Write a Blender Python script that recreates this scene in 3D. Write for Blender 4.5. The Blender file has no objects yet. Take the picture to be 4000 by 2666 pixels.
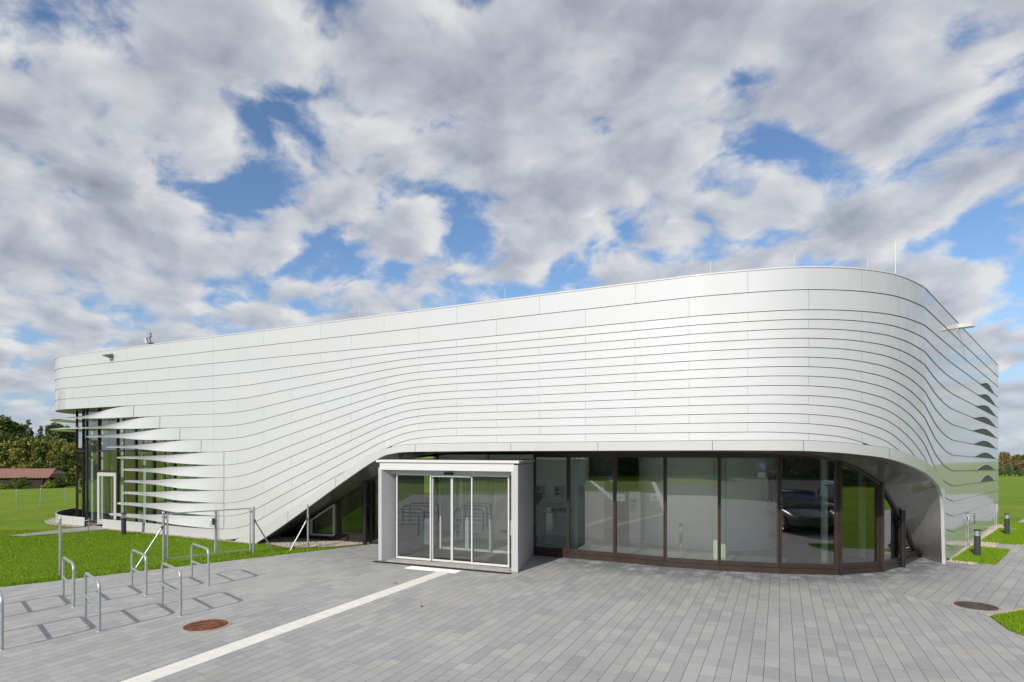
import bpy, bmesh, math, random
import numpy as np
from mathutils import Vector, Matrix
random.seed(7); RNG = np.random.default_rng(7)
PI = math.pi; R = math.radians
sc = bpy.context.scene
COL = sc.collection

# ------------------------------------------------------------------ camera
EYE = 2.9
cam = bpy.data.cameras.new("camera"); camo = bpy.data.objects.new("camera", cam); COL.objects.link(camo)
camo.location = (0, 0, EYE); camo.rotation_euler = (R(90), 0, 0)
cam.sensor_width = 36; cam.lens = 2350 / 4000 * 36; cam.shift_y = 429 / 4000
cam.clip_start = 0.1; cam.clip_end = 3000
sc.camera = camo

# ------------------------------------------------------------------ sky, sun, exposure
SUN_EL, SUN_AZ = R(33), R(31.5)          # sun stands behind the viewer's left shoulder
to_sun = Vector((-math.sin(SUN_AZ) * math.cos(SUN_EL), -math.cos(SUN_AZ) * math.cos(SUN_EL), math.sin(SUN_EL)))
sun = bpy.data.lights.new("sun", 'SUN'); sun.energy = 3.8; sun.angle = R(0.5); sun.color = (1, .935, .82)
suno = bpy.data.objects.new("sun", sun); COL.objects.link(suno)
suno.rotation_euler = to_sun.to_track_quat('Z', 'Y').to_euler(); suno.location = (-20, -30, 30)

W = bpy.data.worlds.new("World"); sc.world = W; W.use_nodes = True
nt = W.node_tree; nt.nodes.clear()
class NT:
    """tiny helper that writes node maths"""
    def __init__(s, tree): s.t = tree
    def n(s, typ, **kw):
        x = s.t.nodes.new(typ)
        for k, v in kw.items(): setattr(x, k, v)
        return x
    def put(s, sock, v):
        if hasattr(v, 'is_linked') or hasattr(v, 'links'): s.t.links.new(v, sock)
        else: sock.default_value = v
    def m(s, op, a, b=None, c=None, clamp=False):
        x = s.n('ShaderNodeMath', operation=op, use_clamp=clamp)
        s.put(x.inputs[0], a)
        if b is not None: s.put(x.inputs[1], b)
        if c is not None: s.put(x.inputs[2], c)
        return x.outputs[0]
    def vm(s, op, a, b=None, scale=None):
        x = s.n('ShaderNodeVectorMath', operation=op); s.put(x.inputs[0], a)
        if b is not None: s.put(x.inputs[1], b)
        if scale is not None: s.put(x.inputs['Scale'], scale)
        return x.outputs['Value'] if op in ('DOT_PRODUCT', 'LENGTH', 'DISTANCE') else x.outputs[0]
    def xyz(s, x, y, z):
        c = s.n('ShaderNodeCombineXYZ'); s.put(c.inputs[0], x); s.put(c.inputs[1], y); s.put(c.inputs[2], z); return c.outputs[0]
    def sep(s, v):
        c = s.n('ShaderNodeSeparateXYZ'); s.put(c.inputs[0], v); return c.outputs
    def noise(s, vec, scale, detail=4, rough=.55, dist=0, dim='3D', lac=2.0):
        c = s.n('ShaderNodeTexNoise', noise_dimensions=dim)
        if vec is not None: s.put(c.inputs['Vector'], vec)
        c.inputs['Scale'].default_value = scale; c.inputs['Detail'].default_value = detail
        c.inputs['Roughness'].default_value = rough; c.inputs['Distortion'].default_value = dist
        c.inputs['Lacunarity'].default_value = lac
        return c.outputs['Fac']
    def ramp(s, fac, stops, interp='LINEAR'):
        c = s.n('ShaderNodeValToRGB'); s.put(c.inputs[0], fac); c.color_ramp.interpolation = interp
        els = c.color_ramp.elements
        while len(els) < len(stops): els.new(.5)
        for e, (p, col) in zip(els, stops):
            e.position = p; e.color = (*col, 1) if hasattr(col, '__len__') else (col, col, col, 1)
        return c.outputs[0]
    def mix(s, f, a, b, blend='MIX'):
        c = s.n('ShaderNodeMix', data_type='RGBA', blend_type=blend)
        s.put(c.inputs[0], f); s.put(c.inputs[6], a); s.put(c.inputs[7], b); return c.outputs[2]
    def maprange(s, v, a, b, c=0., d=1., smooth=True):
        x = s.n('ShaderNodeMapRange', interpolation_type='SMOOTHSTEP' if smooth else 'LINEAR')
        s.put(x.inputs[0], v)
        for i, q in enumerate((a, b, c, d)): s.put(x.inputs[1 + i], q)
        return x.outputs[0]
w = NT(nt)
sky = w.n('ShaderNodeTexSky', sky_type='NISHITA'); sky.sun_disc = False
sky.sun_elevation = SUN_EL; sky.sun_rotation = math.atan2(to_sun.x, to_sun.y)
sky.air_density = 1.0; sky.dust_density = .35; sky.ozone_density = 2.2
skyc = w.vm('MULTIPLY', w.vm('SCALE', sky.outputs[0], scale=.12), (.88, 1.0, 1.12))
d = w.n('ShaderNodeTexCoord').outputs['Generated']
dx, dy, dz = w.sep(d)
h = w.m('ADD', w.m('MAXIMUM', dz, 0.), .33)
px = w.m('DIVIDE', dx, h); py = w.m('DIVIDE', dy, h)
# the cloud deck as a plane overhead: broken puffs in streets that run away to the right
P0 = w.xyz(px, py, 0.)
ra = R(-35); P0 = w.xyz(w.m('ADD', w.m('MULTIPLY', px, math.cos(ra)), w.m('MULTIPLY', py, -math.sin(ra))), w.m('MULTIPLY', w.m('ADD', w.m('MULTIPLY', px, math.sin(ra)), w.m('MULTIPLY', py, math.cos(ra))), .92), 0.)
wob = w.n('ShaderNodeTexNoise'); w.put(wob.inputs['Vector'], P0); wob.inputs['Scale'].default_value = 2.2; wob.inputs['Detail'].default_value = 4
P1 = w.vm('ADD', P0, w.vm('SCALE', w.vm('SUBTRACT', wob.outputs['Color'], (.5, .5, .5)), scale=.22))
big = w.noise(P1, 1.3, 2, .5)
med = w.noise(P1, 6.2, 9, .55)
lit = w.noise(w.vm('ADD', P1, (.034, -.044, 0)), 6.2, 6, .52)
puff = w.n('ShaderNodeTexVoronoi', feature='SMOOTH_F1'); w.put(puff.inputs['Vector'], P1); puff.inputs['Scale'].default_value = 7.0; puff.inputs['Smoothness'].default_value = .6
cell = w.m('SUBTRACT', .62, puff.outputs['Distance'])
dens = w.m('ADD', w.m('ADD', w.m('MULTIPLY', big, .42), w.m('MULTIPLY', med, .85)), w.m('MULTIPLY', cell, .16))
# openings and thick parts of the deck at fixed compass directions
SKYSPOTS = [  # (x, y in the picture plane of a level 2350 px camera, radius, strength)
    (500, 480, 230, -.11), (1150, 560, 260, -.11), (860, 790, 230, -.12), (2340, 310, 230, -.15), (1800, 850, 170, -.11),
    (1690, 100, 170, -.10), (3050, 590, 140, -.09), (3900, 420, 200, -.11), (330, 90, 150, -.08), (1420, 380, 130, -.09), (2950, 250, 120, -.05), (3350, 470, 120, -.06), (1350, 1050, 130, -.08), (3850, 900, 130, -.06),
    (1750, 500, 430, .10), (2450, 60, 480, .10), (800, 250, 260, .05), (2600, 800, 480, .06), (150, 750, 280, .08), (3350, 250, 300, .03), (3500, 800, 300, .05), (600, 1150, 500, .03)]
for sx, sy, sr, st in SKYSPOTS:
    v = Vector(((sx - 2000) / 2350, 1, (1762 - sy) / 2350)).normalized()
    ang = sr / 2350 * (v.y) * (.85 if st < 0 else 1)
    dist = w.vm('DISTANCE', d, tuple(v))
    dens = w.m('ADD', dens, w.m('MULTIPLY', w.maprange(dist, ang * 1.7, 0., 0., 1.), st * (.82 if st < 0 else 1)))
dens = w.m('SUBTRACT', dens, w.maprange(dy, .1, -.4, 0., .05))  # cloud thinned behind the viewer, out of view, to lower the ambient light
cover = w.m('MULTIPLY', w.maprange(dens, .515, .665, 0., 1.), .97)
shade = w.m('ADD', w.m('MULTIPLY', w.m('SUBTRACT', med, lit), 2.1), w.m('MULTIPLY', w.m('SUBTRACT', .755, dens), 1.9))
cc = w.ramp(w.m('ADD', shade, .5, clamp=True), [(0., (.29, .31, .36)), (.25, (.375, .405, .465)), (.55, (.51, .535, .59)), (.8, (.64, .655, .685)), (1., (.77, .77, .765))])
skyc = w.mix(w.maprange(dz, -.02, .22, .75, 0.), skyc, (.30, .41, .60, 1))
final = w.mix(w.m('MULTIPLY', cover, w.maprange(dz, -.01, .1, .55, .97)), skyc, cc)
bg = w.n('ShaderNodeBackground'); w.put(bg.inputs[0], final); bg.inputs[1].default_value = 1.0
out = w.n('ShaderNodeOutputWorld'); nt.links.new(bg.outputs[0], out.inputs[0])

sc.view_settings.view_transform = 'Standard'; sc.view_settings.look = 'None'
sc.view_settings.exposure = 0; sc.view_settings.gamma = 1
sc.cycles.max_bounces = 8; sc.cycles.transparent_max_bounces = 16; sc.cycles.glossy_bounces = 4
sc.cycles.use_denoising = True; sc.cycles.sample_clamp_indirect = 6

# ------------------------------------------------------------------ helpers
def at(x, y, Y):   return (( x - 2000) / 2350 * Y, Y, EYE + (1762 - y) / 2350 * Y)
def gp(x, y, z=0):
    Y = (EYE - z) * 2350 / (y - 1762); return ((x - 2000) / 2350 * Y, Y)

ORG = {}
def empty(name, loc=(0, 0, 0), rz=0):
    o = bpy.data.objects.new(name, None); COL.objects.link(o); o.location = loc; o.rotation_euler = (0, 0, rz)
    o.empty_display_size = .2; return o
def tag(o, label=None, cat=None, group=None, kind=None):
    if label: o['label'] = label
    if cat: o['category'] = cat
    if group: o['group'] = group
    if kind: o['kind'] = kind
    return o
class MB:
    def __init__(s): s.v = []; s.f = []; s.sm = []
    def add(s, vs, fs, smooth=False):
        b = len(s.v); s.v += [tuple(q) for q in vs]; s.f += [tuple(b + i for i in f) for f in fs]; s.sm += [smooth] * len(fs); return s
    def box(s, c, size, rz=0, M=None):
        hx, hy, hz = size[0] / 2, size[1] / 2, size[2] / 2
        m = M or (Matrix.Translation(c) @ Matrix.Rotation(rz, 4, 'Z'))
        vs = [m @ Vector((x, y, z)) for x in (-hx, hx) for y in (-hy, hy) for z in (-hz, hz)]
        return s.add(vs, [(0, 1, 3, 2), (4, 6, 7, 5), (0, 4, 5, 1), (2, 3, 7, 6), (0, 2, 6, 4), (1, 5, 7, 3)])
    def bar(s, a, b, wd, ht=None, up=(0, 0, 1)):
        """rectangular bar from a to b; wd sideways, ht along up"""
        ht = ht or wd; a = Vector(a); b = Vector(b); dv = b - a; L = dv.length; z = dv.normalized(); u = Vector(up)
        if abs(z.dot(u)) > .98: u = Vector((0, 1, 0))
        x = z.cross(u).normalized(); y = x.cross(z).normalized()
        m = Matrix((x, z, y)).transposed().to_4x4(); m.translation = (a + b) / 2
        return s.box(None, (wd, L, ht), M=m)
    def prism(s, poly, z0, z1):
        n = len(poly); A = sum(poly[i][0] * poly[(i + 1) % n][1] - poly[(i + 1) % n][0] * poly[i][1] for i in range(n))
        if A < 0: poly = poly[::-1]
        vs = [(x, y, z0) for x, y in poly] + [(x, y, z1) for x, y in poly]
        fs = [tuple(range(n))[::-1], tuple(range(n, 2 * n))] + [(i, (i + 1) % n, n + (i + 1) % n, n + i) for i in range(n)]
        return s.add(vs, fs)
    def tube(s, pts, r, n=10, caps=True, smooth=True):
        pts = [Vector(p) for p in pts]; rs = r if hasattr(r, '__len__') else [r] * len(pts)
        vs = []; prev = None
        for i, p in enumerate(pts):
            t = ((pts[i + 1] - p) if i == 0 else (p - pts[i - 1]) if i == len(pts) - 1 else (pts[i + 1] - pts[i - 1])).normalized()
            if prev is None:
                u = Vector((0, 0, 1)) if abs(t.z) < .9 else Vector((1, 0, 0)); prev = t.cross(u).normalized()
            x = (prev - t * prev.dot(t)).normalized(); y = t.cross(x); prev = x
            for k in range(n):
                a = 2 * PI * k / n; vs.append(p + (x * math.cos(a) + y * math.sin(a)) * rs[i])
        fs = [(i * n + k, i * n + (k + 1) % n, (i + 1) * n + (k + 1) % n, (i + 1) * n + k) for i in range(len(pts) - 1) for k in range(n)]
        s.add(vs, fs, smooth)
        if caps:
            b = len(pts) - 1
            s.add(vs[:n], [tuple(range(n))[::-1]]); s.add(vs[b * n:], [tuple(range(n))])
        return s
    def lathe(s, prof, c=(0, 0), n=20, smooth=True):
        vs = []
        for r, z in prof:
            for k in range(n):
                a = 2 * PI * k / n; vs.append((c[0] + r * math.cos(a), c[1] + r * math.sin(a), z))
        fs = [(i * n + k, i * n + (k + 1) % n, (i + 1) * n + (k + 1) % n, (i + 1) * n + k) for i in range(len(prof) - 1) for k in range(n)]
        return s.add(vs, fs, smooth)
    def grid(s, rows, smooth=True, flip=False):
        n = len(rows[0]); vs = [p for r in rows for p in r]
        fs = [(i * n + k, i * n + k + 1, (i + 1) * n + k + 1, (i + 1) * n + k) for i in range(len(rows) - 1) for k in range(n - 1)]
        if flip: fs = [f[::-1] for f in fs]
        return s.add(vs, fs, smooth)
    def build(s, name, mat, parent=None, bevel=0, root=None):
        """vertices are given in world space; the part's own space is its thing's (parent chain's) space"""
        me = bpy.data.meshes.new(name)
        inv = None
        q = parent
        if q is not None:
            while q.parent: q = q.parent
            inv = (Matrix.Translation(q.location) @ q.rotation_euler.to_matrix().to_4x4()).inverted()
        vs = [tuple(inv @ Vector(p)) for p in s.v] if inv else s.v
        me.from_pydata(vs, [], s.f)
        me.polygons.foreach_set('use_smooth', s.sm)
        if mat: me.materials.append(mat)
        me.update()
        o = bpy.data.objects.new(name, me); COL.objects.link(o)
        if parent is not None: o.parent = parent
        if bevel:
            m = o.modifiers.new('bevel', 'BEVEL'); m.width = bevel; m.segments = 2; m.limit_method = 'ANGLE'; m.angle_limit = R(40)
        return o
def single(o, origin):
    """put a one-mesh thing's origin at its base"""
    origin = Vector(origin); o.data.transform(Matrix.Translation(-origin)); o.location = origin; return o
def copy_tree(o, parent=None):
    c = o.copy(); COL.objects.link(c); c.parent = parent
    for ch in list(o.children): copy_tree(ch, c)
    return c

# ------------------------------------------------------------------ materials
MATS = {}
def mat(name, col, rough=.5, metal=0., coat=0., coat_rough=.05, spec=.5, var=0., nscale=3., bump=0., bscale=60., island=0.):
    if name in MATS: return MATS[name]
    m = bpy.data.materials.new(name); m.use_nodes = True; t = NT(m.node_tree)
    b = m.node_tree.nodes['Principled BSDF']
    b.inputs['Roughness'].default_value = rough; b.inputs['Metallic'].default_value = metal
    b.inputs['Coat Weight'].default_value = coat; b.inputs['Coat Roughness'].default_value = coat_rough
    b.inputs['Specular IOR Level'].default_value = spec
    c = (*col, 1)
    co = t.n('ShaderNodeTexCoord').outputs['Object']
    if var:
        f = t.noise(co, nscale, 5, .6)
        c2 = t.mix(t.maprange(f, .3, .7), tuple(min(1, q * (1 - var)) for q in col) + (1,), tuple(min(1, q * (1 + var)) for q in col) + (1,))
        c = c2
    if island:
        g = t.n('ShaderNodeNewGeometry')
        k = t.m('MULTIPLY_ADD', g.outputs['Random Per Island'], island * 2, 1 - island)
        c = t.vm('SCALE', c if not isinstance(c, tuple) else c[:3], scale=k)
    t.put(b.inputs['Base Color'], c)
    if bump:
        bn = t.n('ShaderNodeBump'); bn.inputs['Strength'].default_value = bump; bn.inputs['Distance'].default_value = .01
        t.put(bn.inputs['Height'], t.noise(co, bscale, 3, .6)); m.node_tree.links.new(bn.outputs[0], b.inputs['Normal'])
    MATS[name] = m; return m
ALU = mat('silver_cladding', (.575, .582, .59), rough=.55, metal=.10, coat=1., coat_rough=.05, island=.012, bump=.0)
PLAIN = mat('white_painted_metal', (.52, .52, .51), rough=.4, coat=.2)
def clad_bump(m):
    t = NT(m.node_tree); b = m.node_tree.nodes['Principled BSDF']
    co = t.n('ShaderNodeTexCoord').outputs['Object']
    g = t.n('ShaderNodeNewGeometry')
    bn = t.n('ShaderNodeBump'); bn.inputs['Strength'].default_value = .05; bn.inputs['Distance'].default_value = .02
    t.put(bn.inputs['Height'], t.noise(t.vm('ADD', co, t.xyz(t.m('MULTIPLY', g.outputs['Random Per Island'], 40.), 0., 0.)), .9, 1, .4))
    m.node_tree.links.new(bn.outputs[0], b.inputs['Normal'])
    m.node_tree.links.new(bn.outputs[0], b.inputs['Coat Normal'])
clad_bump(ALU)
def weather(m):
    t = NT(m.node_tree); b = m.node_tree.nodes['Principled BSDF']; lk = b.inputs['Base Color'].links[0]; src = lk.from_socket
    co = t.n('ShaderNodeTexCoord').outputs['Object']
    st = t.noise(t.vm('MULTIPLY', co, (7., 7., .5)), 1., 4, .6); pt = t.noise(co, .8, 4, .6)
    k = t.m('MULTIPLY', t.maprange(st, .35, .8, 1.0, .985), t.maprange(pt, .3, .75, 1.0, .985))
    t.put(b.inputs['Base Color'], t.vm('SCALE', src, scale=k)); b.inputs['Coat IOR'].default_value = 1.6; t.put(b.inputs['Coat Roughness'], t.maprange(pt, .3, .7, .03, .10))
weather(ALU)
VFRAME = mat('casement_white', (.62, .60, .55), rough=.45)
BROWN = mat('bronze_frame', (.036, .022, .017), rough=.42, coat=.25, var=.15)
DARK = mat('black_backing', (.012, .012, .012), rough=.7)
GALV = mat('galvanised_steel', (.46, .49, .50), rough=.42, metal=.65, var=.14, nscale=25)
STEEL = mat('brushed_steel', (.62, .62, .62), rough=.3, metal=1.)
BLACKP = mat('black_pipe', (.014, .014, .016), rough=.33, coat=.3)
ANTH = mat('anthracite_paint', (.045, .048, .062), rough=.45, var=.05)
WHITEI = mat('interior_white', (.90, .91, .89), rough=.8)
FLOORI = mat('interior_floor', (.34, .35, .36), rough=.25)
RED = mat('red_seat', (.35, .02, .02), rough=.4)
PAPER = mat('printed_paper', (.7, .7, .66), rough=.7)
INK = mat('print_ink', (.06, .07, .09), rough=.7)
def glass(name, tint, refl=1.0, ior=1.62):
    m = bpy.data.materials.new(name); m.use_nodes = True; t = NT(m.node_tree); m.node_tree.nodes.clear()
    tr = t.n('ShaderNodeBsdfTransparent'); tr.inputs[0].default_value = (*tint, 1)
    gl = t.n('ShaderNodeBsdfGlossy'); gl.inputs['Roughness'].default_value = .004; gl.inputs[0].default_value = (.86, .87, .86, 1)
    fr = t.n('ShaderNodeFresnel'); fr.inputs[0].default_value = ior
    co = t.n('ShaderNodeTexCoord').outputs['Object']
    bn = t.n('ShaderNodeBump'); bn.inputs['Strength'].default_value = .035; bn.inputs['Distance'].default_value = .05
    t.put(bn.inputs['Height'], t.noise(co, .55, 1, .4)); m.node_tree.links.new(bn.outputs[0], gl.inputs['Normal'])
    f = t.m('MINIMUM', t.m('MULTIPLY_ADD', fr.outputs[0], 1.6 * refl, .06 * refl), .9)
    mx = t.n('ShaderNodeMixShader'); t.put(mx.inputs[0], f)
    m.node_tree.links.new(tr.outputs[0], mx.inputs[1]); m.node_tree.links.new(gl.outputs[0], mx.inputs[2])
    o = t.n('ShaderNodeOutputMaterial'); m.node_tree.links.new(mx.outputs[0], o.inputs[0]); return m
GLASS = glass('insulating_glass', (.84, .92, .88), 1.5)
GLASSD = glass('door_glass', (.80, .88, .84), 1.3)

def paver_mat(name, ang, Lb=.38, Wb=.19, c1=(.315, .32, .325), c2=(.435, .428, .41), stain=True):
    m = bpy.data.materials.new(name); m.use_nodes = True; t = NT(m.node_tree); b = m.node_tree.nodes['Principled BSDF']
    co = t.n('ShaderNodeTexCoord').outputs['Object']
    x, y, z = t.sep(co)
    ca, sa = math.cos(ang), math.sin(ang)        # long joints run along ang
    u = t.m('ADD', t.m('MULTIPLY', x, ca), t.m('MULTIPLY', y, sa))
    v = t.m('ADD', t.m('MULTIPLY', x, -sa), t.m('MULTIPLY', y, ca))
    vr = t.m('DIVIDE', v, Wb); row = t.m('FLOOR', vr); fv = t.m('FRACT', vr)
    wn = t.n('ShaderNodeTexWhiteNoise', noise_dimensions='1D'); t.put(wn.inputs['W'], row)
    ur = t.m('ADD', t.m('DIVIDE', u, Lb), t.m('MULTIPLY', wn.outputs[0], 7.3))
    # uneven block lengths: shift each joint
    cell = t.m('FLOOR', ur); 
    def jit(c_):
        q = t.n('ShaderNodeTexWhiteNoise', noise_dimensions='2D'); t.put(q.inputs['Vector'], t.xyz(c_, row, 0.)); return t.m('MULTIPLY', t.m('SUBTRACT', q.outputs[0], .5), .45)
    j0 = jit(cell); fu = t.m('SUBTRACT', ur, cell)
    s_ = t.m('LESS_THAN', fu, t.m('ADD', j0, .25))
    bid = t.m('SUBTRACT', cell, s_)                                   # block index
    du = t.m('ABSOLUTE', t.m('SUBTRACT', fu, t.m('ADD', j0, .25)))
    jm = t.m('MULTIPLY', du, Lb)                                      # metres to cross joint
    dv = t.m('MULTIPLY', t.m('MINIMUM', fv, t.m('SUBTRACT', 1., fv)), Wb)
    wn2 = t.n('ShaderNodeTexWhiteNoise', noise_dimensions='2D'); t.put(wn2.inputs['Vector'], t.xyz(bid, row, 0.))
    wn3 = t.n('ShaderNodeTexWhiteNoise', noise_dimensions='2D'); t.put(wn3.inputs['Vector'], t.xyz(row, bid, 0.))
    base = t.mix(wn2.outputs[0], (*c1, 1), (*c2, 1))
    str_ = t.noise(t.xyz(t.m('MULTIPLY', u, 9.), t.m('ADD', t.m('MULTIPLY', v, 3.), t.m('MULTIPLY', wn2.outputs[0], 30.)), 0.), 1., 5, .6)
    base = t.mix(t.maprange(str_, .3, .75, 0., .75), base, t.mix(wn3.outputs[0], (.30, .315, .335, 1), (.46, .445, .42, 1)))
    dirt = t.noise(co, .35, 4, .6)
    base = t.mix(t.maprange(dirt, .42, .7, 0., .28), base, (.20, .205, .21, 1))
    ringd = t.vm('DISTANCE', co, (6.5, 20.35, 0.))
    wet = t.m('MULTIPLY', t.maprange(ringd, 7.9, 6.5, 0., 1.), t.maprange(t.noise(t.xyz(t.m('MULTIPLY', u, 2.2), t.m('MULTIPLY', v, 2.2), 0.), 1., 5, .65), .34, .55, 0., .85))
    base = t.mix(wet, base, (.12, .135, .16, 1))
    fine = t.noise(co, 90., 3, .7)
    base = t.vm('SCALE', base, scale=t.m('MULTIPLY_ADD', fine, .34, .83))
    jl = t.maprange(dv, .0026, .005, 1., 0.); jc = t.maprange(jm, .003, .0075, 1., 0.)
    warm = t.noise(co, 1.1, 5, .65)
    base = t.mix(t.maprange(warm, .5, .75, 0., .35), base, (.40, .36, .30, 1))
    spot = t.noise(co, 2.6, 6, .7)
    base = t.mix(t.maprange(spot, .60, .72, 0., .35), base, (.17, .18, .195, 1))
    base = t.mix(t.m('MULTIPLY', jc, .6), base, (.54, .535, .51, 1))
    base = t.mix(t.m('MULTIPLY', jl, .85), base, (.09, .086, .08, 1))
    t.put(b.inputs['Base Color'], base)
    b.inputs['Roughness'].default_value = .68; b.inputs['Specular IOR Level'].default_value = .4
    bn = t.n('ShaderNodeBump'); bn.inputs['Strength'].default_value = .5; bn.inputs['Distance'].default_value = .006
    hgt = t.m('ADD', t.m('MULTIPLY', t.m('MAXIMUM', jl, t.m('MULTIPLY', jc, .5)), -1.), t.m('ADD', t.m('MULTIPLY', fine, .25), t.m('MULTIPLY', wn3.outputs[0], .25)))
    t.put(bn.inputs['Height'], hgt); m.node_tree.links.new(bn.outputs[0], b.inputs['Normal'])
    return m
PAV_ANG = math.atan2(2350, 1045)       # direction of the long joints
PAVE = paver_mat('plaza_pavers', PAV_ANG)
PAVE2 = paver_mat('side_path_pavers', R(45), .34, .215, (.36, .358, .35), (.45, .44, .42))
CONC = mat('concrete_slab', (.34, .33, .31), rough=.85, var=.12, nscale=4, bump=.3)
STRIP = mat('tactile_strip_white', (.86, .84, .78), rough=.7, var=.05, nscale=6)
def grass_mat(name, a, b_, yel):
    m = bpy.data.materials.new(name); m.use_nodes = True; t = NT(m.node_tree); b = m.node_tree.nodes['Principled BSDF']
    co = t.n('ShaderNodeTexCoord').outputs['Object']
    f1 = t.noise(co, .5, 6, .65); f2 = t.noise(co, 14., 5, .75); f3 = t.noise(t.vm('MULTIPLY', co, (.012, .06, 1.)), 3., 4, .6)
    c = t.mix(t.maprange(f1, .35, .7), (*a, 1), (*b_, 1))
    c = t.mix(t.maprange(f3, .45, .7, 0., .5), c, (*yel, 1))
    dry = t.noise(co, .9, 5, .7)
    c = t.mix(t.maprange(dry, .52, .75, 0., .55), c, (.24, .25, .045, 1))
    c = t.vm('SCALE', c, scale=t.maprange(f2, .25, .75, .55, 1.45))
    t.put(b.inputs['Base Color'], c); b.inputs['Roughness'].default_value = .8; b.inputs['Specular IOR Level'].default_value = .15
    bn = t.n('ShaderNodeBump'); bn.inputs['Strength'].default_value = .6; bn.inputs['Distance'].default_value = .05
    t.put(bn.inputs['Height'], t.noise(co, 40., 4, .8)); m.node_tree.links.new(bn.outputs[0], b.inputs['Normal']); return m
LAWN = grass_mat('lawn_grass', (.125, .215, .010), (.185, .285, .014), (.26, .285, .035))
BLADE = mat('grass_blade', (.17, .29, .010), rough=.6, spec=.2, island=.45)
GRAVEL = mat('gravel_bed', (.34, .30, .25), rough=.9, var=.35, nscale=45, bump=1., bscale=50)
PEB = mat('pebble', (.50, .45, .38), rough=.8, island=.4)
ASPH = mat('asphalt', (.065, .062, .066), rough=.8, var=.12, bump=.4, bscale=200)

# ------------------------------------------------------------------ plan of the building shell
CL = Vector((-15.57, 27.13)); RL = 4.0
pts = [CL + RL * Vector((math.cos(R(a)), math.sin(R(a)))) for a in np.arange(80, 243.2, 2.5)]
def catmull(P, n):
    o = []
    for i in range(1, len(P) - 2):
        p0, p1, p2, p3 = [np.array(P[i + k]) for k in (-1, 0, 1, 2)]
        for q in range(n):
            t = q / n; o.append(Vector(.5 * (2 * p1 + (p2 - p0) * t + (2 * p0 - 5 * p1 + 4 * p2 - p3) * t * t + (3 * p1 - p0 - 3 * p2 + p3) * t ** 3)))
    return o
LF = lambda X: 14.80 - .504 * X
for X in np.arange(-17.3, 3.25, .3): pts.append(Vector((X, LF(X))))
pts += catmull([(2.2, LF(2.2)), (3.25, LF(3.25)), (4.30, 12.68), (6.06, 12.24), (7.83, 12.60), (9.42, 13.74), (10.6, 14.945)], 14)
END = Vector((19.05, 23.57)); q0 = Vector((9.42, 13.74))
for t in np.arange(0, 1.0001, .02): pts.append(q0 + (END - q0) * t)
PX = np.array([p.x for p in pts]); PY = np.array([p.y for p in pts])
SS = np.concatenate([[0], np.cumsum(np.hypot(np.diff(PX), np.diff(PY)))]); SMAX = SS[-1]
TX = np.gradient(PX, SS); TY = np.gradient(PY, SS); TL = np.hypot(TX, TY); NX, NY = TY / TL, -TX / TL   # outward normal
def plan(s, off=0.):
    return (float(np.interp(s, SS, PX) + off * np.interp(s, SS, NX)), float(np.interp(s, SS, PY) + off * np.interp(s, SS, NY)))
ratio = PX / PY; i0 = int(np.argmin(ratio))
def s_of(px_): return float(np.interp((px_ - 2000) / 2350, ratio[i0:], SS[i0:]))
def z_of(px_, py_): return EYE + (1762 - py_) / 2350 * plan(s_of(px_))[1]
S0 = SS[i0]; S876, S3612, S3719 = s_of(876), s_of(3612), s_of(3719)
ZL = [6.65, 6.17, 5.77, 5.36, 4.94, 4.53, 4.11, 3.69, 3.27, 2.86, 2.43, 2.02, 1.60, 1.19, .77, .35, 0.0]
ZR = [6.65, 6.18, 5.77, 5.58, 5.39, 5.20, 5.015, 4.82, 4.63, 4.44, 4.245, 4.05, 3.866, 3.675, 3.487, 3.29, 3.10]
bx = [s_of(p) for p in (0, 850, 900, 950, 1000, 1100, 1200, 1300, 1400, 1497, 1587, 1660, 1760, 3000, 3162, 3300, 3460, 3560, 3612, 3654, 3690, 3719, 3760)]
bv = [0, 0, .012, .045, .11, .285, .445, .597, .745, .88, .965, .99, 1, 1, .988, .963, .863, .68, .5, .22, .06, .0, 0]
bx[0] = 0
gs = np.linspace(0, SMAX, 1500); gb = np.interp(gs, bx, bv)
ker = np.hanning(29); ker /= ker.sum(); gb = np.convolve(np.pad(gb, 14, mode='edge'), ker, 'valid')
def zline(k, s):
    b = float(np.interp(s, gs, gb)); z = ZL[k] + b * (ZR[k] - ZL[k])
    if s > S3612:
        t = (s - S3612) / (SMAX - S3612); z -= t * (.2 + .03 * z)
    return max(z, 0.012)
# lip of the big opening: upper and lower edge, picture-measured and turned into (s, z)
lipU = [(919, 2111), (1000, 2078), (1100, 2013.7), (1193.5, 1950.6), (1315, 1866.5), (1427, 1789), (1497, 1756.6), (1567, 1740), (1637, 1735.6), (1900, 1731), (2430, 1727),
        (2800, 1722.5), (3133, 1721.5), (3300, 1731), (3468, 1752), (3540, 1771), (3601, 1801), (3645, 1830), (3671, 1858), (3683, 1890), (3687, 1960), (3689, 2060), (3692, 2192)]
lipD = [(1005, 2121), (1050, 2093), (1128, 2039.4), (1215, 1976), (1330, 1892), (1440, 1815), (1507, 1778), (1567.5, 1767), (1637, 1765), (1900, 1763), (2430, 1761),
        (2800, 1760), (3133, 1761.3), (3290, 1770), (3440, 1787), (3520, 1808), (3590, 1838), (3640, 1873), (3664, 1903), (3676, 1940), (3681, 1990), (3684, 2090), (3687, 2192)]
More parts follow.
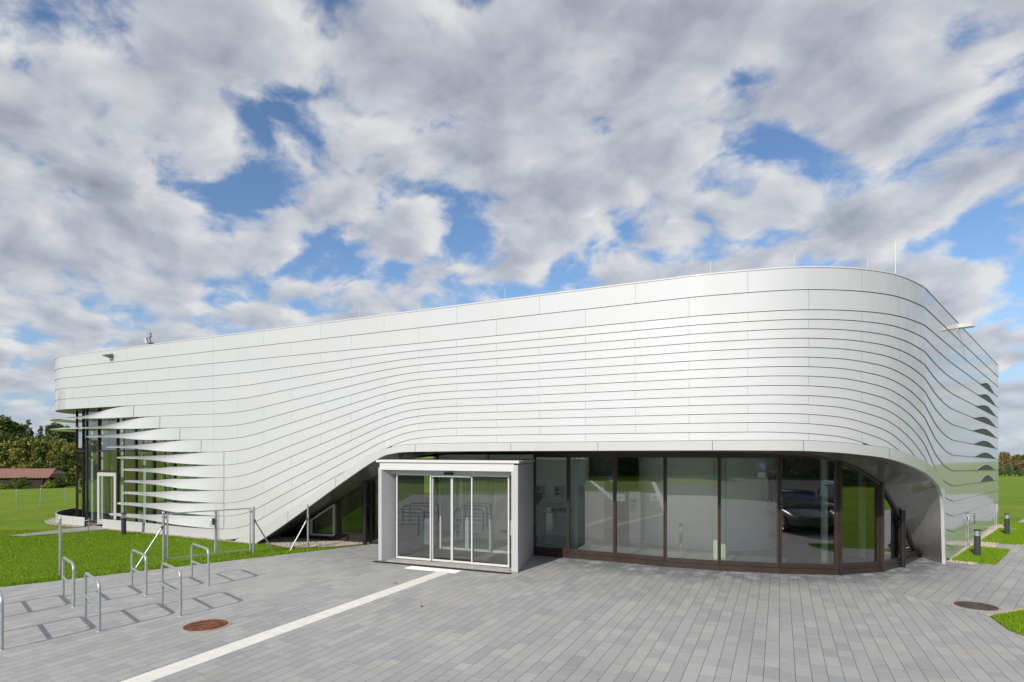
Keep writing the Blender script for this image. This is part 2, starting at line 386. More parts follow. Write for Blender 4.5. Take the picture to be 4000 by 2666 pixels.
def curve(P, n=420, w_=17):
    q = np.array([(s_of(a), max(0., z_of(a, b))) for a, b in P]); t = np.arange(len(P)); f = np.linspace(0, len(P) - 1, n)
    k = np.hanning(w_ + 2)[1:-1]; k /= k.sum(); r = [np.convolve(np.pad(np.interp(f, t, q[:, i]), w_ // 2, mode='edge'), k, 'valid') for i in range(2)]
    r = np.stack(r, 1); r[0] = (q[0, 0], 0); r[-1] = (q[-1, 0], 0); return r
LU, LD = curve(lipU), curve(lipD)
def zU(s): return float(np.interp(s, LU[:, 0], LU[:, 1])) if LU[0, 0] <= s <= LU[-1, 0] else 0.
def zD(s): return float(np.interp(s, LD[:, 0], LD[:, 1])) if LD[0, 0] <= s <= LD[-1, 0] else 0.
def inlip(s): return LU[0, 0] <= s <= LU[-1, 0]

bld = empty('museum_building', (-2, 18, 0))
tag(bld, 'curved silver white building clad in flowing metal bands with dark framed glazing', 'building')

# ---- cladding panels: each band is split into sheets with open joints, lower edge kicked out a little
STEP = .06
def twist_start(k): return {6: s_of(523), 7: s_of(626), 8: s_of(704), 9: s_of(787)}.get(k, S876)
JN = 1.17
def band(mb, k, sa, sb, back):
    ss = list(np.arange(sa, sb, STEP)) + [sb]
    # joints
    js = [j * JN for j in range(int(sa / JN) - 1, int(sb / JN) + 2) if (j + k) % 2 == 0 or abs(j * JN - round(S876 / JN) * JN) < .01]
    cuts = [sa] + [j for j in js if sa + .3 < j < sb - .3] + [sb]
    for a, b in zip(cuts[:-1], cuts[1:]):
        g = .002
        n = max(2, int((b - a) / STEP) + 1); q = np.linspace(a + (g if a > sa else 0), b - (g if b < sb else 0), n)
        run = []
        def flush(run):
            if len(run) < 2: return
            top, bot, ret, tr = [], [], [], []
            for s, zt, zb in run:
                x, y = plan(s, .000); top.append((x, y, zt))
                x, y = plan(s, .016); bot.append((x, y, zb))
                x, y = plan(s, -.03); ret.append((x, y, zb)); tr.append((x, y, zt))
            mb.grid([bot, top], True)
            mb.grid([ret, bot], False); mb.grid([top, tr], False)
        for s in q:
            zt = zline(k - 1, s) - (.0 if k == 1 else .0048); zb = zline(k, s) + .0048
            lim = zU(s) + .012 if inlip(s) else -1
            zb = max(zb, lim)
            if zt - zb > .015: run.append((s, zt, zb))
            else: flush(run); run = []
        flush(run)
    up = [(*plan(s, -.05), max(zline(k - 1, s) + .0, zU(s) if inlip(s) else 0)) for s in ss]
    dn = [(*plan(s, -.05), max(zline(k, s), (zU(s) - .03) if inlip(s) else 0)) for s in ss]
    back.grid([dn, up], True)
mb = MB(); back = MB()
for k in range(1, 17):
    sa, sb = 0., SMAX
    if 6 <= k <= 15: sa = twist_start(k)
    if k == 16: sa = s_of(402)
    band(mb, k, sa, sb, back)
# the low ring at the round end
band(mb, 16, 0, s_of(331), back)
mb.build('cladding', ALU, bld)
back.build('wall_backing', DARK, bld)

# ---- parapet cap and roof
cap = MB(); g = list(np.arange(0, SMAX, .2)) + [SMAX]
rows = [[(*plan(s, o), zline(0, s) + dz_) for s in g] for o, dz_ in ((.012, -.02), (.012, .012), (-.28, .012), (-.28, -.3))]
cap.grid(rows, True); cap.build('parapet_cap', ALU, bld)
BACK = [(19.05, 23.57), (8.0, 34.8), (-5, 38.2)]
rf = MB(); poly = [plan(s, -.2) for s in g] + BACK[1:]
rf.prism(poly, 6.0, 6.2); rf.build('roof', mat('roof_membrane', (.3, .3, .3), rough=.9), bld)
bw = MB()
bpts = [plan(SMAX)] + BACK[1:] + [plan(0)]
for a, b in zip(bpts[:-1], bpts[1:]):
    lo = 0 if a[0] > -4 else 4.5
    bw.add([(a[0], a[1], lo), (b[0], b[1], lo), (b[0], b[1], 6.25 if a[0] > 0 else 6.5), (a[0], a[1], 6.25 if a[0] > 0 else 6.5)], [(0, 1, 2, 3)])
bw.build('rear_wall', PLAIN, bld)

# ---- fascia (lip) and soffit
fa = MB(); rows_r = [[], [], [], []]
for (su, zu_), (sl_, zd_) in zip(LU, LD):
    rows_r[0].append((*plan(sl_, -.04), zd_)); rows_r[1].append((*plan(sl_, .032), zd_)); rows_r[2].append((*plan(su, .034), zu_ + .004)); rows_r[3].append((*plan(su, -.05), zu_ + .004))
fa.grid(rows_r[:2], False); fa.grid(rows_r[1:3], True); fa.grid(rows_r[2:], False)
fo = fa.build('fascia_lip', ALU, bld)
jt = MB()
for p in (1128, 1315, 1625, 1998, 2337, 2783, 3136, 3468):
    s = s_of(p); jt.grid([[(*plan(s - .004, .0375), zD(s) + .005), (*plan(s + .004, .0375), zD(s) + .005)], [(*plan(s - .004, .0385), zU(s) - .005), (*plan(s + .004, .0385), zU(s) - .005)]], False)
    jt.build('joint_line', DARK, fo); jt = MB()

# ---- glass line of the foyer
G = [(-8.9, 20.8), (-6.53, 19.75), (-4.60, 18.95), (-4.43, 18.80), (.62, 16.80), (1.537, 16.34), (2.696, 15.775), (3.852, 15.11), (5.038, 14.625), (6.326, 14.27), (7.635, 14.11), (8.814, 14.454), (9.761, 15.13), (11.0, 16.35), (12.3, 17.7)]
GX = np.array([p[0] for p in G]); GY = np.array([p[1] for p in G]); GS = np.concatenate([[0], np.cumsum(np.hypot(np.diff(GX), np.diff(GY)))])
gr = GX / GY
def g_of(p): return float(np.interp((p - 2000) / 2350, gr, GS))
def gplan(u): return (float(np.interp(u, GS, GX)), float(np.interp(u, GS, GY)))
inner = [(1098, 2103), (1125, 2084), (1175, 2047), (1235, 2007), (1315, 1960), (1411, 1901), (1480, 1862), (1530, 1826), (1590, 1793), (1760, 1770), (2300, 1765),
         (2800, 1764), (3130, 1774), (3200, 1785), (3290, 1807), (3350, 1833), (3414, 1876), (3455, 1920), (3489, 1974), (3515, 2025), (3540, 2075), (3562, 2132), (3586, 2188)]
q = []
for c_, e_ in inner:
    u = g_of(c_); q.append((u, max(0, EYE + (1762 - e_) / 2350 * gplan(u)[1])))
q = np.array(q); f = np.linspace(0, len(q) - 1, 420); kk = np.hanning(19)[1:-1]; kk /= kk.sum()
IN = np.stack([np.convolve(np.pad(np.interp(f, np.arange(len(q)), q[:, i]), 8, mode='edge'), kk, 'valid') for i in range(2)], 1)
IN[0] = (q[0, 0], 0); IN[-1] = (q[-1, 0], 0)
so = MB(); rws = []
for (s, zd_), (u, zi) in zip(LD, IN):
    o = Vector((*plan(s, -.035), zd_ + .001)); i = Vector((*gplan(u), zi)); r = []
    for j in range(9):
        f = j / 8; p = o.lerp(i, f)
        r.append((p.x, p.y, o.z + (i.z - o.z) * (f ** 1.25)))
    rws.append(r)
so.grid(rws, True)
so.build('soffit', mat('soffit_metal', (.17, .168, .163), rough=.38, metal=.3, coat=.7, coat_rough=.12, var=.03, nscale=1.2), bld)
scr = MB()
for row in rws[262::11]:
    for f in (2, 5):
        p = Vector(row[f]); scr.box(p - Vector((0, 0, .004)), (.022, .022, .008), .7); scr.build('soffit_screw', DARK, bld); scr = MB()
# dark curved head frame under the soffit where it meets the glass
hd = MB(); hd.tube([(rws[i][8][0] - .02, rws[i][8][1] - .05, rws[i][8][2] - .0) for i in range(2, 418, 4)], .045, 6); hd.build('arch_frame', BROWN, bld)

# ---- foyer windows: frame > pane
def window(a, b, z0, z1, parent, fw=.05, depth=.07, mull=True, matf=BROWN, matg=GLASS, name='window', transoms=(), pane=True, lw=None):
    a = Vector((*a, 0)); b = Vector((*b, 0)); dv = (b - a).normalized(); n = Vector((dv.y, -dv.x, 0)); L = (b - a).length
    f = MB(); lw = fw if lw is None else lw
    rz = math.atan2(dv.y, dv.x); zc = (z0 + z1) / 2
    f.box(a + dv * (lw / 2 + .002) + Vector((0, 0, zc)), (lw, depth, z1 - z0), rz)
    f.box(b - dv * (fw / 2 + .002) + Vector((0, 0, zc)), (fw, depth, z1 - z0), rz)
    mid = a + dv * ((L + lw - fw) / 2)
    f.box(mid + Vector((0, 0, z0 + .04)), (L - fw - lw - .004, depth - .006, .08), rz)
    f.box(mid + Vector((0, 0, z1 - .03)), (L - fw - lw - .004, depth - .006, .06), rz)
    for zt in transoms: f.box(mid + Vector((0, 0, zt)), (L - fw - lw - .004, depth - .01, .06), rz)
    o = f.build(name, matf, parent)
    if pane:
        p = MB(); c = a + dv * lw - n * .0; e = b - dv * fw
        p.add([(c.x, c.y, z0 + .06), (e.x, e.y, z0 + .06), (e.x, e.y, z1 - .05), (c.x, c.y, z1 - .05)], [(0, 1, 2, 3)])
        p.build('pane', matg, o)
    return o
for i in range(4, len(G) - 1):
    window(G[i], G[i + 1], .155, 2.79, bld, fw=.034 if i < 9 else .055, depth=.12)
window(G[1], (-5.56, 19.35), .155, 2.79, bld, depth=.1); window((-5.56, 19.35), G[2], .155, 2.79, bld, depth=.1); window(G[0], G[1], .155, 2.79, bld, depth=.1)
window((-4.43, 18.80), (-3.35, 18.37), .01, 2.79, bld, depth=.08); window((-3.35, 18.37), (-2.2, 17.92), .01, 2.79, bld, depth=.08)
cs_ = MB()
def onG(p, y): u_ = g_of(p); gx_, gy_ = gplan(u_); return Vector((gx_ - .03, gy_ - .09, EYE + (1762 - y) / 2350 * gy_))
Q = [onG(1222, 2086), onG(1314, 2090), onG(1314, 1972), onG(1222, 2032)]
for i in range(4): cs_.bar(Q[i], Q[(i + 1) % 4], .05, .075, up=(.4, .9, .1))
cs_.build('casement', VFRAME, bld)
sill = MB(); hb = MB()
for i in list(range(0, 2)) + list(range(4, len(G) - 1)):
    if i == 4: sill.build('window_plinth', BROWN, bld); sill = MB()
    a, b = Vector((*G[i], 0)), Vector((*G[i + 1], 0)); dv = (b - a).normalized(); n = Vector((dv.y, -dv.x, 0)); rz = math.atan2(dv.y, dv.x); c = (a + b) / 2; L = (b - a).length
    sill.box(c + n * .02 + Vector((0, 0, .07)), (L + .012, .10, .16), rz)
    sill.box(c + n * .06 + Vector((0, 0, .152)), (L + .05, .07, .014), rz)
for i in range(0, len(G) - 1):
    a, b = Vector((*G[i], 0)), Vector((*G[i + 1], 0)); dv = (b - a).normalized(); n = Vector((dv.y, -dv.x, 0)); rz = math.atan2(dv.y, dv.x); c = (a + b) / 2; L = (b - a).length
    hb.box(c + Vector((0, 0, 2.85)), (L + .01, .13, .118), rz)
sill.build('window_plinth', BROWN, bld); hb.build('head_beam', BROWN, bld)
fin = MB()   # heavy outer mullions at the bends
for i in (10, 11):
    a = Vector((*G[i], 0)); n = (a - Vector((6.3, 19.3, 0))).normalized()
    zt = float(np.interp(g_of(2000 + 2350 * G[i][0] / G[i][1]), IN[:, 0], IN[:, 1]))
    fin.box(a + n * .085 + Vector((0, 0, (zt + .03) / 2)), (.06, .06, zt + .03), math.atan2(n.y, n.x) + PI / 2)
fin.build('outer_mullion', BROWN, bld)

# ---- glazed hall at the round end
GO = .72
hall = []
for p in (0,): pass
def hplan(s): return plan(s, -GO)
HR = np.array([hplan(s)[0] / hplan(s)[1] for s in SS]); hi0 = int(np.argmin(HR))
def hs(p): return float(np.interp((p - 2000) / 2350, HR[hi0:], SS[hi0:]))
ms = [0.0, 1.1, 2.2, 3.3, 4.4, 5.5]
s_l = hs(300); nback = int(s_l / 1.1)
marks = [s_l * i / nback for i in range(nback)] + [s_l, hs(326), hs(388), hs(461), hs(532), hs(603.5), hs(684), hs(764), hs(850), hs(940), hs(1030)]
DOORI = marks.index(hs(388))
for i in range(len(marks) - 1):
    a, b = hplan(marks[i]), hplan(marks[i + 1])
    if i == DOORI:
        window(a, b, 2.06, 4.62, bld, fw=.032, depth=.09, transoms=(2.9,)); continue
    window(a, b, .03, 4.62, bld, fw=.032, depth=.09, transoms=(2.9,))
# hall door
a, b = Vector((*hplan(marks[DOORI]), 0)), Vector((*hplan(marks[DOORI + 1]), 0)); dv = (b - a).normalized(); n = Vector((dv.y, -dv.x, 0)); rz = math.atan2(dv.y, dv.x); L = (b - a).length
dr = MB()
for t_, wd in ((.07, .14), (L - .07, .14)): dr.box(a + dv * t_ + n * .05 + Vector((0, 0, 1.03)), (wd, .07, 2.04), rz)
dr.box((a + b) / 2 + n * .05 + Vector((0, 0, 1.98)), (L - .282, .07, .14), rz); dr.box((a + b) / 2 + n * .05 + Vector((0, 0, .11)), (L - .282, .07, .18), rz)
hdoor = dr.build('door', PLAIN, bld, bevel=.006)
p = MB(); c = a + dv * .14 + n * .05; e = b - dv * .14 + n * .05; p.add([(c.x, c.y, .19), (e.x, e.y, .19), (e.x, e.y, 1.92), (c.x, c.y, 1.92)], [(0, 1, 2, 3)]); p.build('pane', GLASSD, hdoor)
p = MB(); c = b - dv * .2 + n * .14; p.tube([(c.x, c.y, .35), (c.x, c.y, 1.85)], .016, 8)
for zz in (.5, 1.7): p.tube([(c.x, c.y, zz), (c.x - n.x * .08, c.y - n.y * .08, zz)], .01, 6)
p.build('door_handle', STEEL, hdoor)
# underside at the round end and hall ceiling / floor
us = MB(); g = list(np.arange(0, S876 + 3, .2))
us.grid([[(*plan(s, -.03), zline(5, s) + .012) for s in g], [(*plan(s, -2.2), zline(5, s) + .012) for s in g]], True)
us.build('hall_soffit', mat('dark_soffit', (.10, .10, .10), rough=.35, coat=.4), bld)
cl = MB(); cl.prism([plan(s, -1.9) for s in np.arange(0, S876 + 2, .4)] + [(-6, 30), (-8, 37)], 4.60, 4.65); cl.build('hall_ceiling', WHITEI, bld)

# ---- louvre blades: each band peels off the wall and turns flat
tips = {6: 0.0, 7: 0.0, 8: s_of(339), 9: s_of(418), 10: s_of(458), 11: s_of(476), 12: s_of(487), 13: s_of(477), 14: s_of(459), 15: s_of(428)}
tipz = {6: 4.19, 7: 3.79, 8: 3.45, 9: 3.05, 10: 2.66, 11: 2.22, 12: 1.80, 13: 1.38, 14: .98, 15: .56}
for k in range(6, 16):
    s1 = twist_start(k); s0 = tips[k]; Lb = {6: 4.2, 7: 4.4}.get(k, 4.6)
    q = list(np.arange(s1, s0, -.1)) + [s0]
    top = []; bot = []; top2 = []; bot2 = []
    for s in q:
        u = min(1, (s1 - s) / Lb); e = u * u * (3 - 2 * u)
        if k >= 8:
            th = R(75) * e
        else: th = R(80) * e
        zt, zb = zline(k - 1, s) - .007, zline(k, s) + .007
        hw = (zt - zb) / 2; zc = (zt + zb) / 2
        zc = zc + (tipz[k] - (ZL[k - 1] + ZL[k]) / 2) * e
        if k >= 8:                                   # rounded, narrowing tip
            r = max(0, s - s0); taper = min(1., .34 + .66 * min(1, r / 3.2)) * math.sqrt(max(0., 1 - max(0, 1 - r / .16) ** 2)) if r > 0 else .02
            hw *= taper if u > .0 else 1
        else:
            hw *= 1 - .12 * e
        t_ = .015
        cx, sx = math.cos(th), math.sin(th)
        # outward lower edge, inward upper edge
        o0 = .0 + .012 * (1 - e)
        x, y = plan(s, -hw * sx + t_ * cx + .0); top.append((x, y, zc + hw * cx + t_ * sx))
        x, y = plan(s, hw * sx + t_ * cx + o0); bot.append((x, y, zc - hw * cx + t_ * sx))
        x, y = plan(s, -hw * sx - t_ * cx); top2.append((x, y, zc + hw * cx - t_ * sx))
        x, y = plan(s, hw * sx - t_ * cx); bot2.append((x, y, zc - hw * cx - t_ * sx))
    m = MB()
    mid = [tuple((Vector(a) + Vector(b)) / 2) for a, b in zip(top, bot)]; mid2 = [tuple((Vector(a) + Vector(b)) / 2) for a, b in zip(top2, bot2)]
    m.grid([top, mid, bot], True); m.grid([bot2, mid2, top2], True); m.grid([bot, bot2], False); m.grid([top2, top], False)
    m.add([top[-1], mid[-1], bot[-1], bot2[-1], mid2[-1], top2[-1]], [(0, 1, 2, 3, 4, 5)])
    m.build('louvre_blade', ALU, bld)
# support posts of the blades
ps = MB()
for p_ in (524, 684):
    s = hs(p_); x, y = plan(s, -.35); ps.tube([(x, y, .3), (x, y, 4.5)], .022, 8)
    ps.build('blade_post', ANTH, bld); ps = MB()
# hall floor and columns
hf = MB(); hf.prism([plan(s, -.3) for s in np.arange(0, S876 + 2, .4)] + [(-6, 30), (-8, 37)], .004, .012); hf.build('hall_floor', FLOORI, bld)
for s in list(np.linspace(s_l + .6, S876 + 1, 9)):
    x, y = plan(s, -1.25); m = MB(); m.box((x, y, 2.3), (.16, .10, 4.58), math.atan2(-.504, 1)); m.build('column', mat('column_white', (.72, .80, .74), rough=.6), bld)
for s in np.arange(1.5, s_l, 2.4):
    x, y = plan(s, -1.25); m = MB(); m.tube([(x, y, .012), (x, y, 4.59)], .09, 10, False); m.build('column', MATS['column_white'], bld)
tw = MB(); tw.grid([[(*plan(s, -2.3), .02) for s in np.arange(s_l - 3.2, s_l + .2, .2)], [(*plan(s, -2.3), 4.55) for s in np.arange(s_l - 3.2, s_l + .2, .2)]], True)  # added panel: its orange colour stands in for a brick house mirrored in the glass
tw.build('house_reflection_panel', mat('reflected_brick', (.42, .14, .06), rough=.8, var=.35, nscale=5), bld)
# partition between hall and foyer
m = MB(); m.box((-7.6, 25.6, 2.3), (.2, 9.5, 4.58), R(-20)); m.build('partition_wall', WHITEI, bld)

# ---- foyer interior
fl = MB(); fpoly = [gplan(u) for u in np.arange(0, GS[-1], .5)] + [(15.0, 23.8), (1.0, 28.2), (-6.6, 24.0)]
fl.prism(fpoly, .004, .012); fl.build('foyer_floor', FLOORI, bld)
cm = MB(); cm.prism(fpoly, 2.915, 2.95); cm.build('foyer_ceiling', mat('ceiling_panel', (.85, .86, .84), rough=.7), bld)
iw = MB()
for a, b in (((15.0, 23.8), (7.9, 22.6)), ((3.9, 22.2), (1.2, 23.2)), ((1.2, 23.2), (-.9, 21.0)), ((-.9, 21.0), (-2.8, 22.0)), ((-6.6, 24.0), (-8.6, 22.5))):
    a = Vector((*a, 0)); b = Vector((*b, 0)); dv = b - a; iw.box((a + b) / 2 + Vector((0, 0, 1.465)), (dv.length, .12, 2.89), math.atan2(dv.y, dv.x)); iw.build('inner_wall', WHITEI, bld); iw = MB()
dm = MB()
arc = [(6.3 + 2.15 * math.cos(a), 19.5 + 2.15 * math.sin(a)) for a in np.linspace(R(150), R(400), 50)]
dm.grid([[(x, y, .013) for x, y in arc], [(x, y, 2.914) for x, y in arc]], True); dm.build('curved_wall', WHITEI, bld)
COLG = mat('column_cream', (.66, .74, .58), rough=.55)
for x, y in ((1.87, 17.75), (5.50, 16.19), (5.72, 16.30), (8.15, 15.7), (9.4, 16.15)):
    m = MB(); m.tube([(x, y, .013), (x, y, 2.914)], .085, 16, False); m.build('column', COLG, bld)

# ---- right side: vents, conductors
HOOD = mat('vent_mesh', (.06, .056, .052), rough=.6, var=.4, nscale=8)
VS = [3828, 3820, 3811, 3802, 3796, 3798, 3802, 3808, 3822]; VE = [3880, 3885, 3887, 3888, 3889, 3888.5, 3887, 3885, 3881]
for i, k in enumerate(range(3, 12)):
    sa, sb = s_of(VS[i]), s_of(VE[i]); q = np.linspace(sa, sb, 44); hgt = .18 if i < 8 else .22
    ramp_ = .34 if i < 8 else .5
    def hump(s):
        t = min(1, max(0, (s - sa) / (sb - sa))); return hgt * math.sin(PI * t) ** 1.25
    m = MB(); m.grid([[(*plan(s, .020), zline(k, s)) for s in q], [(*plan(s, .0205), zline(k, s) + hump(s)) for s in q]], True)
    v_ = m.build('vent_opening', HOOD, bld)
    m = MB(); m.grid([[(*plan(s, .021), zline(k, s) + hump(s)) for s in q], [(*plan(s, .034), zline(k, s) + hump(s)) for s in q], [(*plan(s, .020), zline(k, s) + hump(s) + .022) for s in q]], True)
    m.build('vent_hood', ALU, v_)
cd = MB()
for p_, yt, tz in ((3776, 2008, 2012), (3887, 1969, 1973)):
    s = s_of(p_); zt = z_of(p_, tz)
    cd.tube([(*plan(s, .035), .05), (*plan(s, .035), zt)], .006, 6)
    x, y = plan(s, .05); c = Vector((x, y, zt)); tdir = Vector((.70, .71, 0))
    cd.tube([c - tdir * .22, c + tdir * .22], .016, 8); cd.tube([c, c - Vector((0, 0, .14))], .018, 8)
    cd.build('lightning_conductor', mat('conductor', (.75, .75, .74), rough=.4, metal=.3), bld); cd = MB()
sl = MB(); s = s_of(3803)
for j in range(5): sl.box((*plan(s, .03), .62 + j * .07), (.09, .02, .028), R(45)); sl.build('air_slot', DARK, bld); sl = MB()

# ---- pipes
def pipe(name, x, y, z0, z1, r, label_parent, extra=None):
    m = MB(); m.tube([(x, y, z0), (x, y, z1)], r, 16)
    for zz in np.arange(z0 + .6, z1 - .1, .75): m.tube([(x, y, zz), (x, y, zz + .05)], r + .007, 16)
    return m
m = pipe('p', 9.73, 14.98, .0, 1.42, .062, bld); m.tube([(9.73, 14.98, .45), (9.86, 14.93, .5)], .05, 12); m.tube([(9.73, 14.98, .42), (9.73, 14.98, .62)], .072, 16)
m.build('standpipe', BLACKP, bld)
m = pipe('p', -4.55, 18.6, .0, 2.2, .07, bld); m.build('downpipe', BLACKP, bld)
x, y = plan(hs(367), -GO + .25); m = pipe('p', x, y, .1, 4.6, .045, bld); m.tube([(x, y, .75), (x, y, .95)], .06, 12); m.build('downpipe', mat('dark_blue_pipe', (.02, .028, .045), rough=.35), bld)

# ---- roof items (own things)
def rod(px_, ytop, ybase, r, inset=.4):
    s = s_of(px_); y = plan(s, -inset)[1]; x = (px_ - 2000) / 2350 * y; zt = EYE + (1762 - ytop) / 2350 * y
    m = MB(); m.tube([(x, y, 6.2), (x, y, zt)], r, 6); m.tube([(x, y, 6.2), (x, y, 6.28)], .06, 8); return x, y, m
RODM = mat('rod_aluminium', (.8, .8, .8), rough=.35, metal=.4)
rods = [(830, 1222, 'tall thin rod on roof edge left of centre, taller than its nearest neighbour'), (1404, 1202, 'thin lightning rod on the roof above the start of the slanted bands'), (1639, 1196, 'shortest thin rod standing above the entrance box roofline'),
        (1973, 1130, 'thin lightning rod on the roof just right of above the entrance box'), (2775, 1020, 'thin lightning rod on the roof left of the curved corner'), (3103, 990, 'slim lightning rod at the highest part of the curved roofline'),
        (3389, 1006, 'slim lightning rod beside the tallest mast on the corner roof'), (3498, 942, 'tallest lightning mast at the right end of the curved corner roof')]
for px_, yt, lab in rods:
    x, y, m = rod(px_, yt, 0, .005 if px_ != 3498 else .009)
    tag(single(m.build('lightning_rod', RODM), (x, y, 6.2)), lab, 'lightning rod', 'lightning rods on the roof')
for px_, yt, lab in ((3787, 1298, 'tiny rod on the sloping right parapet next to the wing shaped lamp'), (3879, 1397, 'tiny rod on the right parapet near its far end')):
    s = s_of(px_); x, y = plan(s, -.12); zr = zline(0, s); zt = EYE + (1762 - yt) / 2350 * y
    m = MB(); m.tube([(x, y, zr - .05), (x, y, max(zt, zr + .2))], .014, 6); tag(single(m.build('lightning_rod', RODM), (x, y, zr)), lab, 'lightning rod', 'lightning rods on the roof')
# wing shaped lamp on the right wall
s = s_of(3742); o = plan(s, .0); c = Vector((*o, EYE + (1762 - 1284) / 2350 * o[1]))
nrm = Vector((float(np.interp(s, SS, NX)), float(np.interp(s, SS, NY)), 0)); tg = Vector((-nrm.y, nrm.x, 0))
lamp = empty('wall_lamp', c); tag(lamp, 'cream wing shaped lamp projecting from the upper right wall', 'wall lamp')
wingm = mat('lamp_cream', (.66, .65, .59), rough=.4)
m = MB(); L = .40; base = [(-.13, 0), (.13, 0)]
def wing(m, zoff, th):
    P = [c + nrm * .0 + tg * -.12, c + nrm * .0 + tg * .12, c + nrm * (L * .8) + tg * .15, c + nrm * L + tg * .0, c + nrm * (L * .8) - tg * .15]
    up = [p + Vector((0, 0, zoff + th * (1 - i * .0))) for i, p in enumerate(P)]; dn = [p + Vector((0, 0, zoff)) for p in P]
    up[0].z += .02; up[1].z += .02; up[3].z -= .07; up[2].z -= .02; up[4].z -= .02
    n = 5; m.add(up + dn, [(0, 1, 2, 3, 4)[::-1], tuple(range(5, 10))] + [(i, i + 5, (i + 1) % n + 5, (i + 1) % n)[::-1] for i in range(n)])
wing(m, 0, .10); m.build('lamp_shade', wingm, lamp)
m = MB(); m.box(c - Vector((0, 0, .02)), (.3, .03, .16), math.atan2(tg.y, tg.x)); m.build('wall_plate', STEEL, lamp)
# small floodlight on left wall
s = s_of(437); o = plan(s); c = Vector((*o, EYE + (1762 - 1392) / 2350 * o[1]))
nrm = Vector((float(np.interp(s, SS, NX)), float(np.interp(s, SS, NY)), 0)); tg = Vector((-nrm.y, nrm.x, 0))
fl_ = empty('floodlight', c); tag(fl_, 'small wedge shaped floodlight on the upper left wall', 'floodlight')
m = MB(); P = []
for t_ in (-.12, .12):
    for (o_, z_) in ((.02, -.07), (.02, .05), (.24, .03), (.30, .0)): P.append(c + tg * t_ + nrm * o_ + Vector((0, 0, z_)))
m.add(P, [(0, 1, 2, 3), (7, 6, 5, 4), (0, 4, 5, 1), (1, 5, 6, 2), (2, 6, 7, 3), (3, 7, 4, 0)]); m.build('housing', mat('flood_bronze', (.20, .17, .12), rough=.4), fl_)
m = MB(); m.box(c + nrm * .012, (.2, .02, .2), math.atan2(tg.y, tg.x)); m.build('wall_plate', STEEL, fl_)
# weather sensor / camera mast on the roof
s = s_of(577); y = plan(s, -.15)[1]; x = (577 - 2000) / 2350 * y; zb = 6.66
mast = empty('camera_mast', (x, y, zb)); tag(mast, 'leaning roof mast with white box and small camera at left end of parapet', 'camera mast')
def P3(px_, py_): return Vector(at(px_, py_, y))
m = MB(); m.bar(P3(589, 1345), P3(576, 1305), .05, .05); m.build('post', mat('zinc_grey', (.28, .32, .31), rough=.4, metal=.5), mast)
m = MB(); m.bar(P3(577, 1342), P3(567, 1322), .13, .10); m.build('white_box', PLAIN, mast, bevel=.01)
m = MB(); m.bar(P3(586, 1318), P3(580, 1303), .09, .12); m.bar(P3(590, 1302), P3(572, 1306), .08, .03); m.build('camera_head', MATS['zinc_grey'], mast)
m = MB(); m.tube([P3(587, 1318), P3(591, 1342)], .006, 6); m.build('cable', DARK, mast)
m = MB(); m.bar(P3(584, 1343.5), P3(598, 1342), .10, .05); m.build('foot', DARK, mast)

# ------------------------------------------------------------------ entrance vestibule
VA, VB, VC = Vector((-3.528, 15.885, 0)), Vector((.140, 14.317, 0)), Vector((.60, 16.74, 0))
VD = Vector((-2.75, 18.1, 0))
ves = empty('entrance_vestibule', (VA + VB) / 2)
tag(ves, 'grey white box shaped entrance with glass sliding doors under the curved lip', 'entrance')
u = (VB - VA).normalized(); n = Vector((u.y, -u.x, 0)); rz = math.atan2(u.y, u.x); WL = (VB - VA).length
VM = mat('vestibule_panel', (.47, .47, .475), rough=.5, coat=.15, bump=.15, bscale=150)
VF = mat('vestibule_frame', (.64, .64, .64), rough=.42)
Zup = Vector((0, 0, 1))
def vp(t_, d_, z): return VA + u * t_ - n * d_ + Zup * z      # along, inward depth, height
m = MB(); m.prism([tuple(vp(0, 0, 0))[:2], tuple(vp(.10, 0, 0))[:2], tuple(vp(.27, .42, 0))[:2], tuple(vp(.16, .42, 0))[:2]], .01, 2.46); m.build('left_reveal', VM, ves)
m = MB(); sd = (VC - VB).normalized(); sn = Vector((sd.y, -sd.x, 0))
m.prism([tuple(VB)[:2], tuple(VC)[:2], tuple(VC - sn * .16)[:2], tuple(VB - u * .2 + sd * .42)[:2], tuple(VB - u * .17)[:2]], .01, 2.56); m.build('side_wall', VM, ves)
m = MB(); m.prism([tuple(vp(-.002, .43, 0))[:2], tuple(vp(.12, .43, 0))[:2], tuple(VD + u * .12)[:2], tuple(VD)[:2]], .01, 2.5); m.build('side_wall', VM, ves)
m = MB(); m.box(vp(WL / 2 - .03, .03, 2.50), (WL - .15, .07, .19), rz); m.build('fascia', VF, ves)
m = MB(); m.prism([tuple(VA - u * .045 + n * .05)[:2], tuple(VB + u * .045 + n * .05)[:2], tuple(VC + sn * .04)[:2], tuple(VD - u * .06)[:2]], 2.60, 2.662); m.build('roof_cap', VF, ves, bevel=.006)
m = MB(); m.box(vp(WL / 2, .35, 2.38), (WL - .42, .20, .18), rz); m.build('header', VM, ves)
m = MB(); m.box(vp(WL / 2, .2, 2.44), (WL - .42, .34, .02), rz); m.build('porch_ceiling', VF, ves)
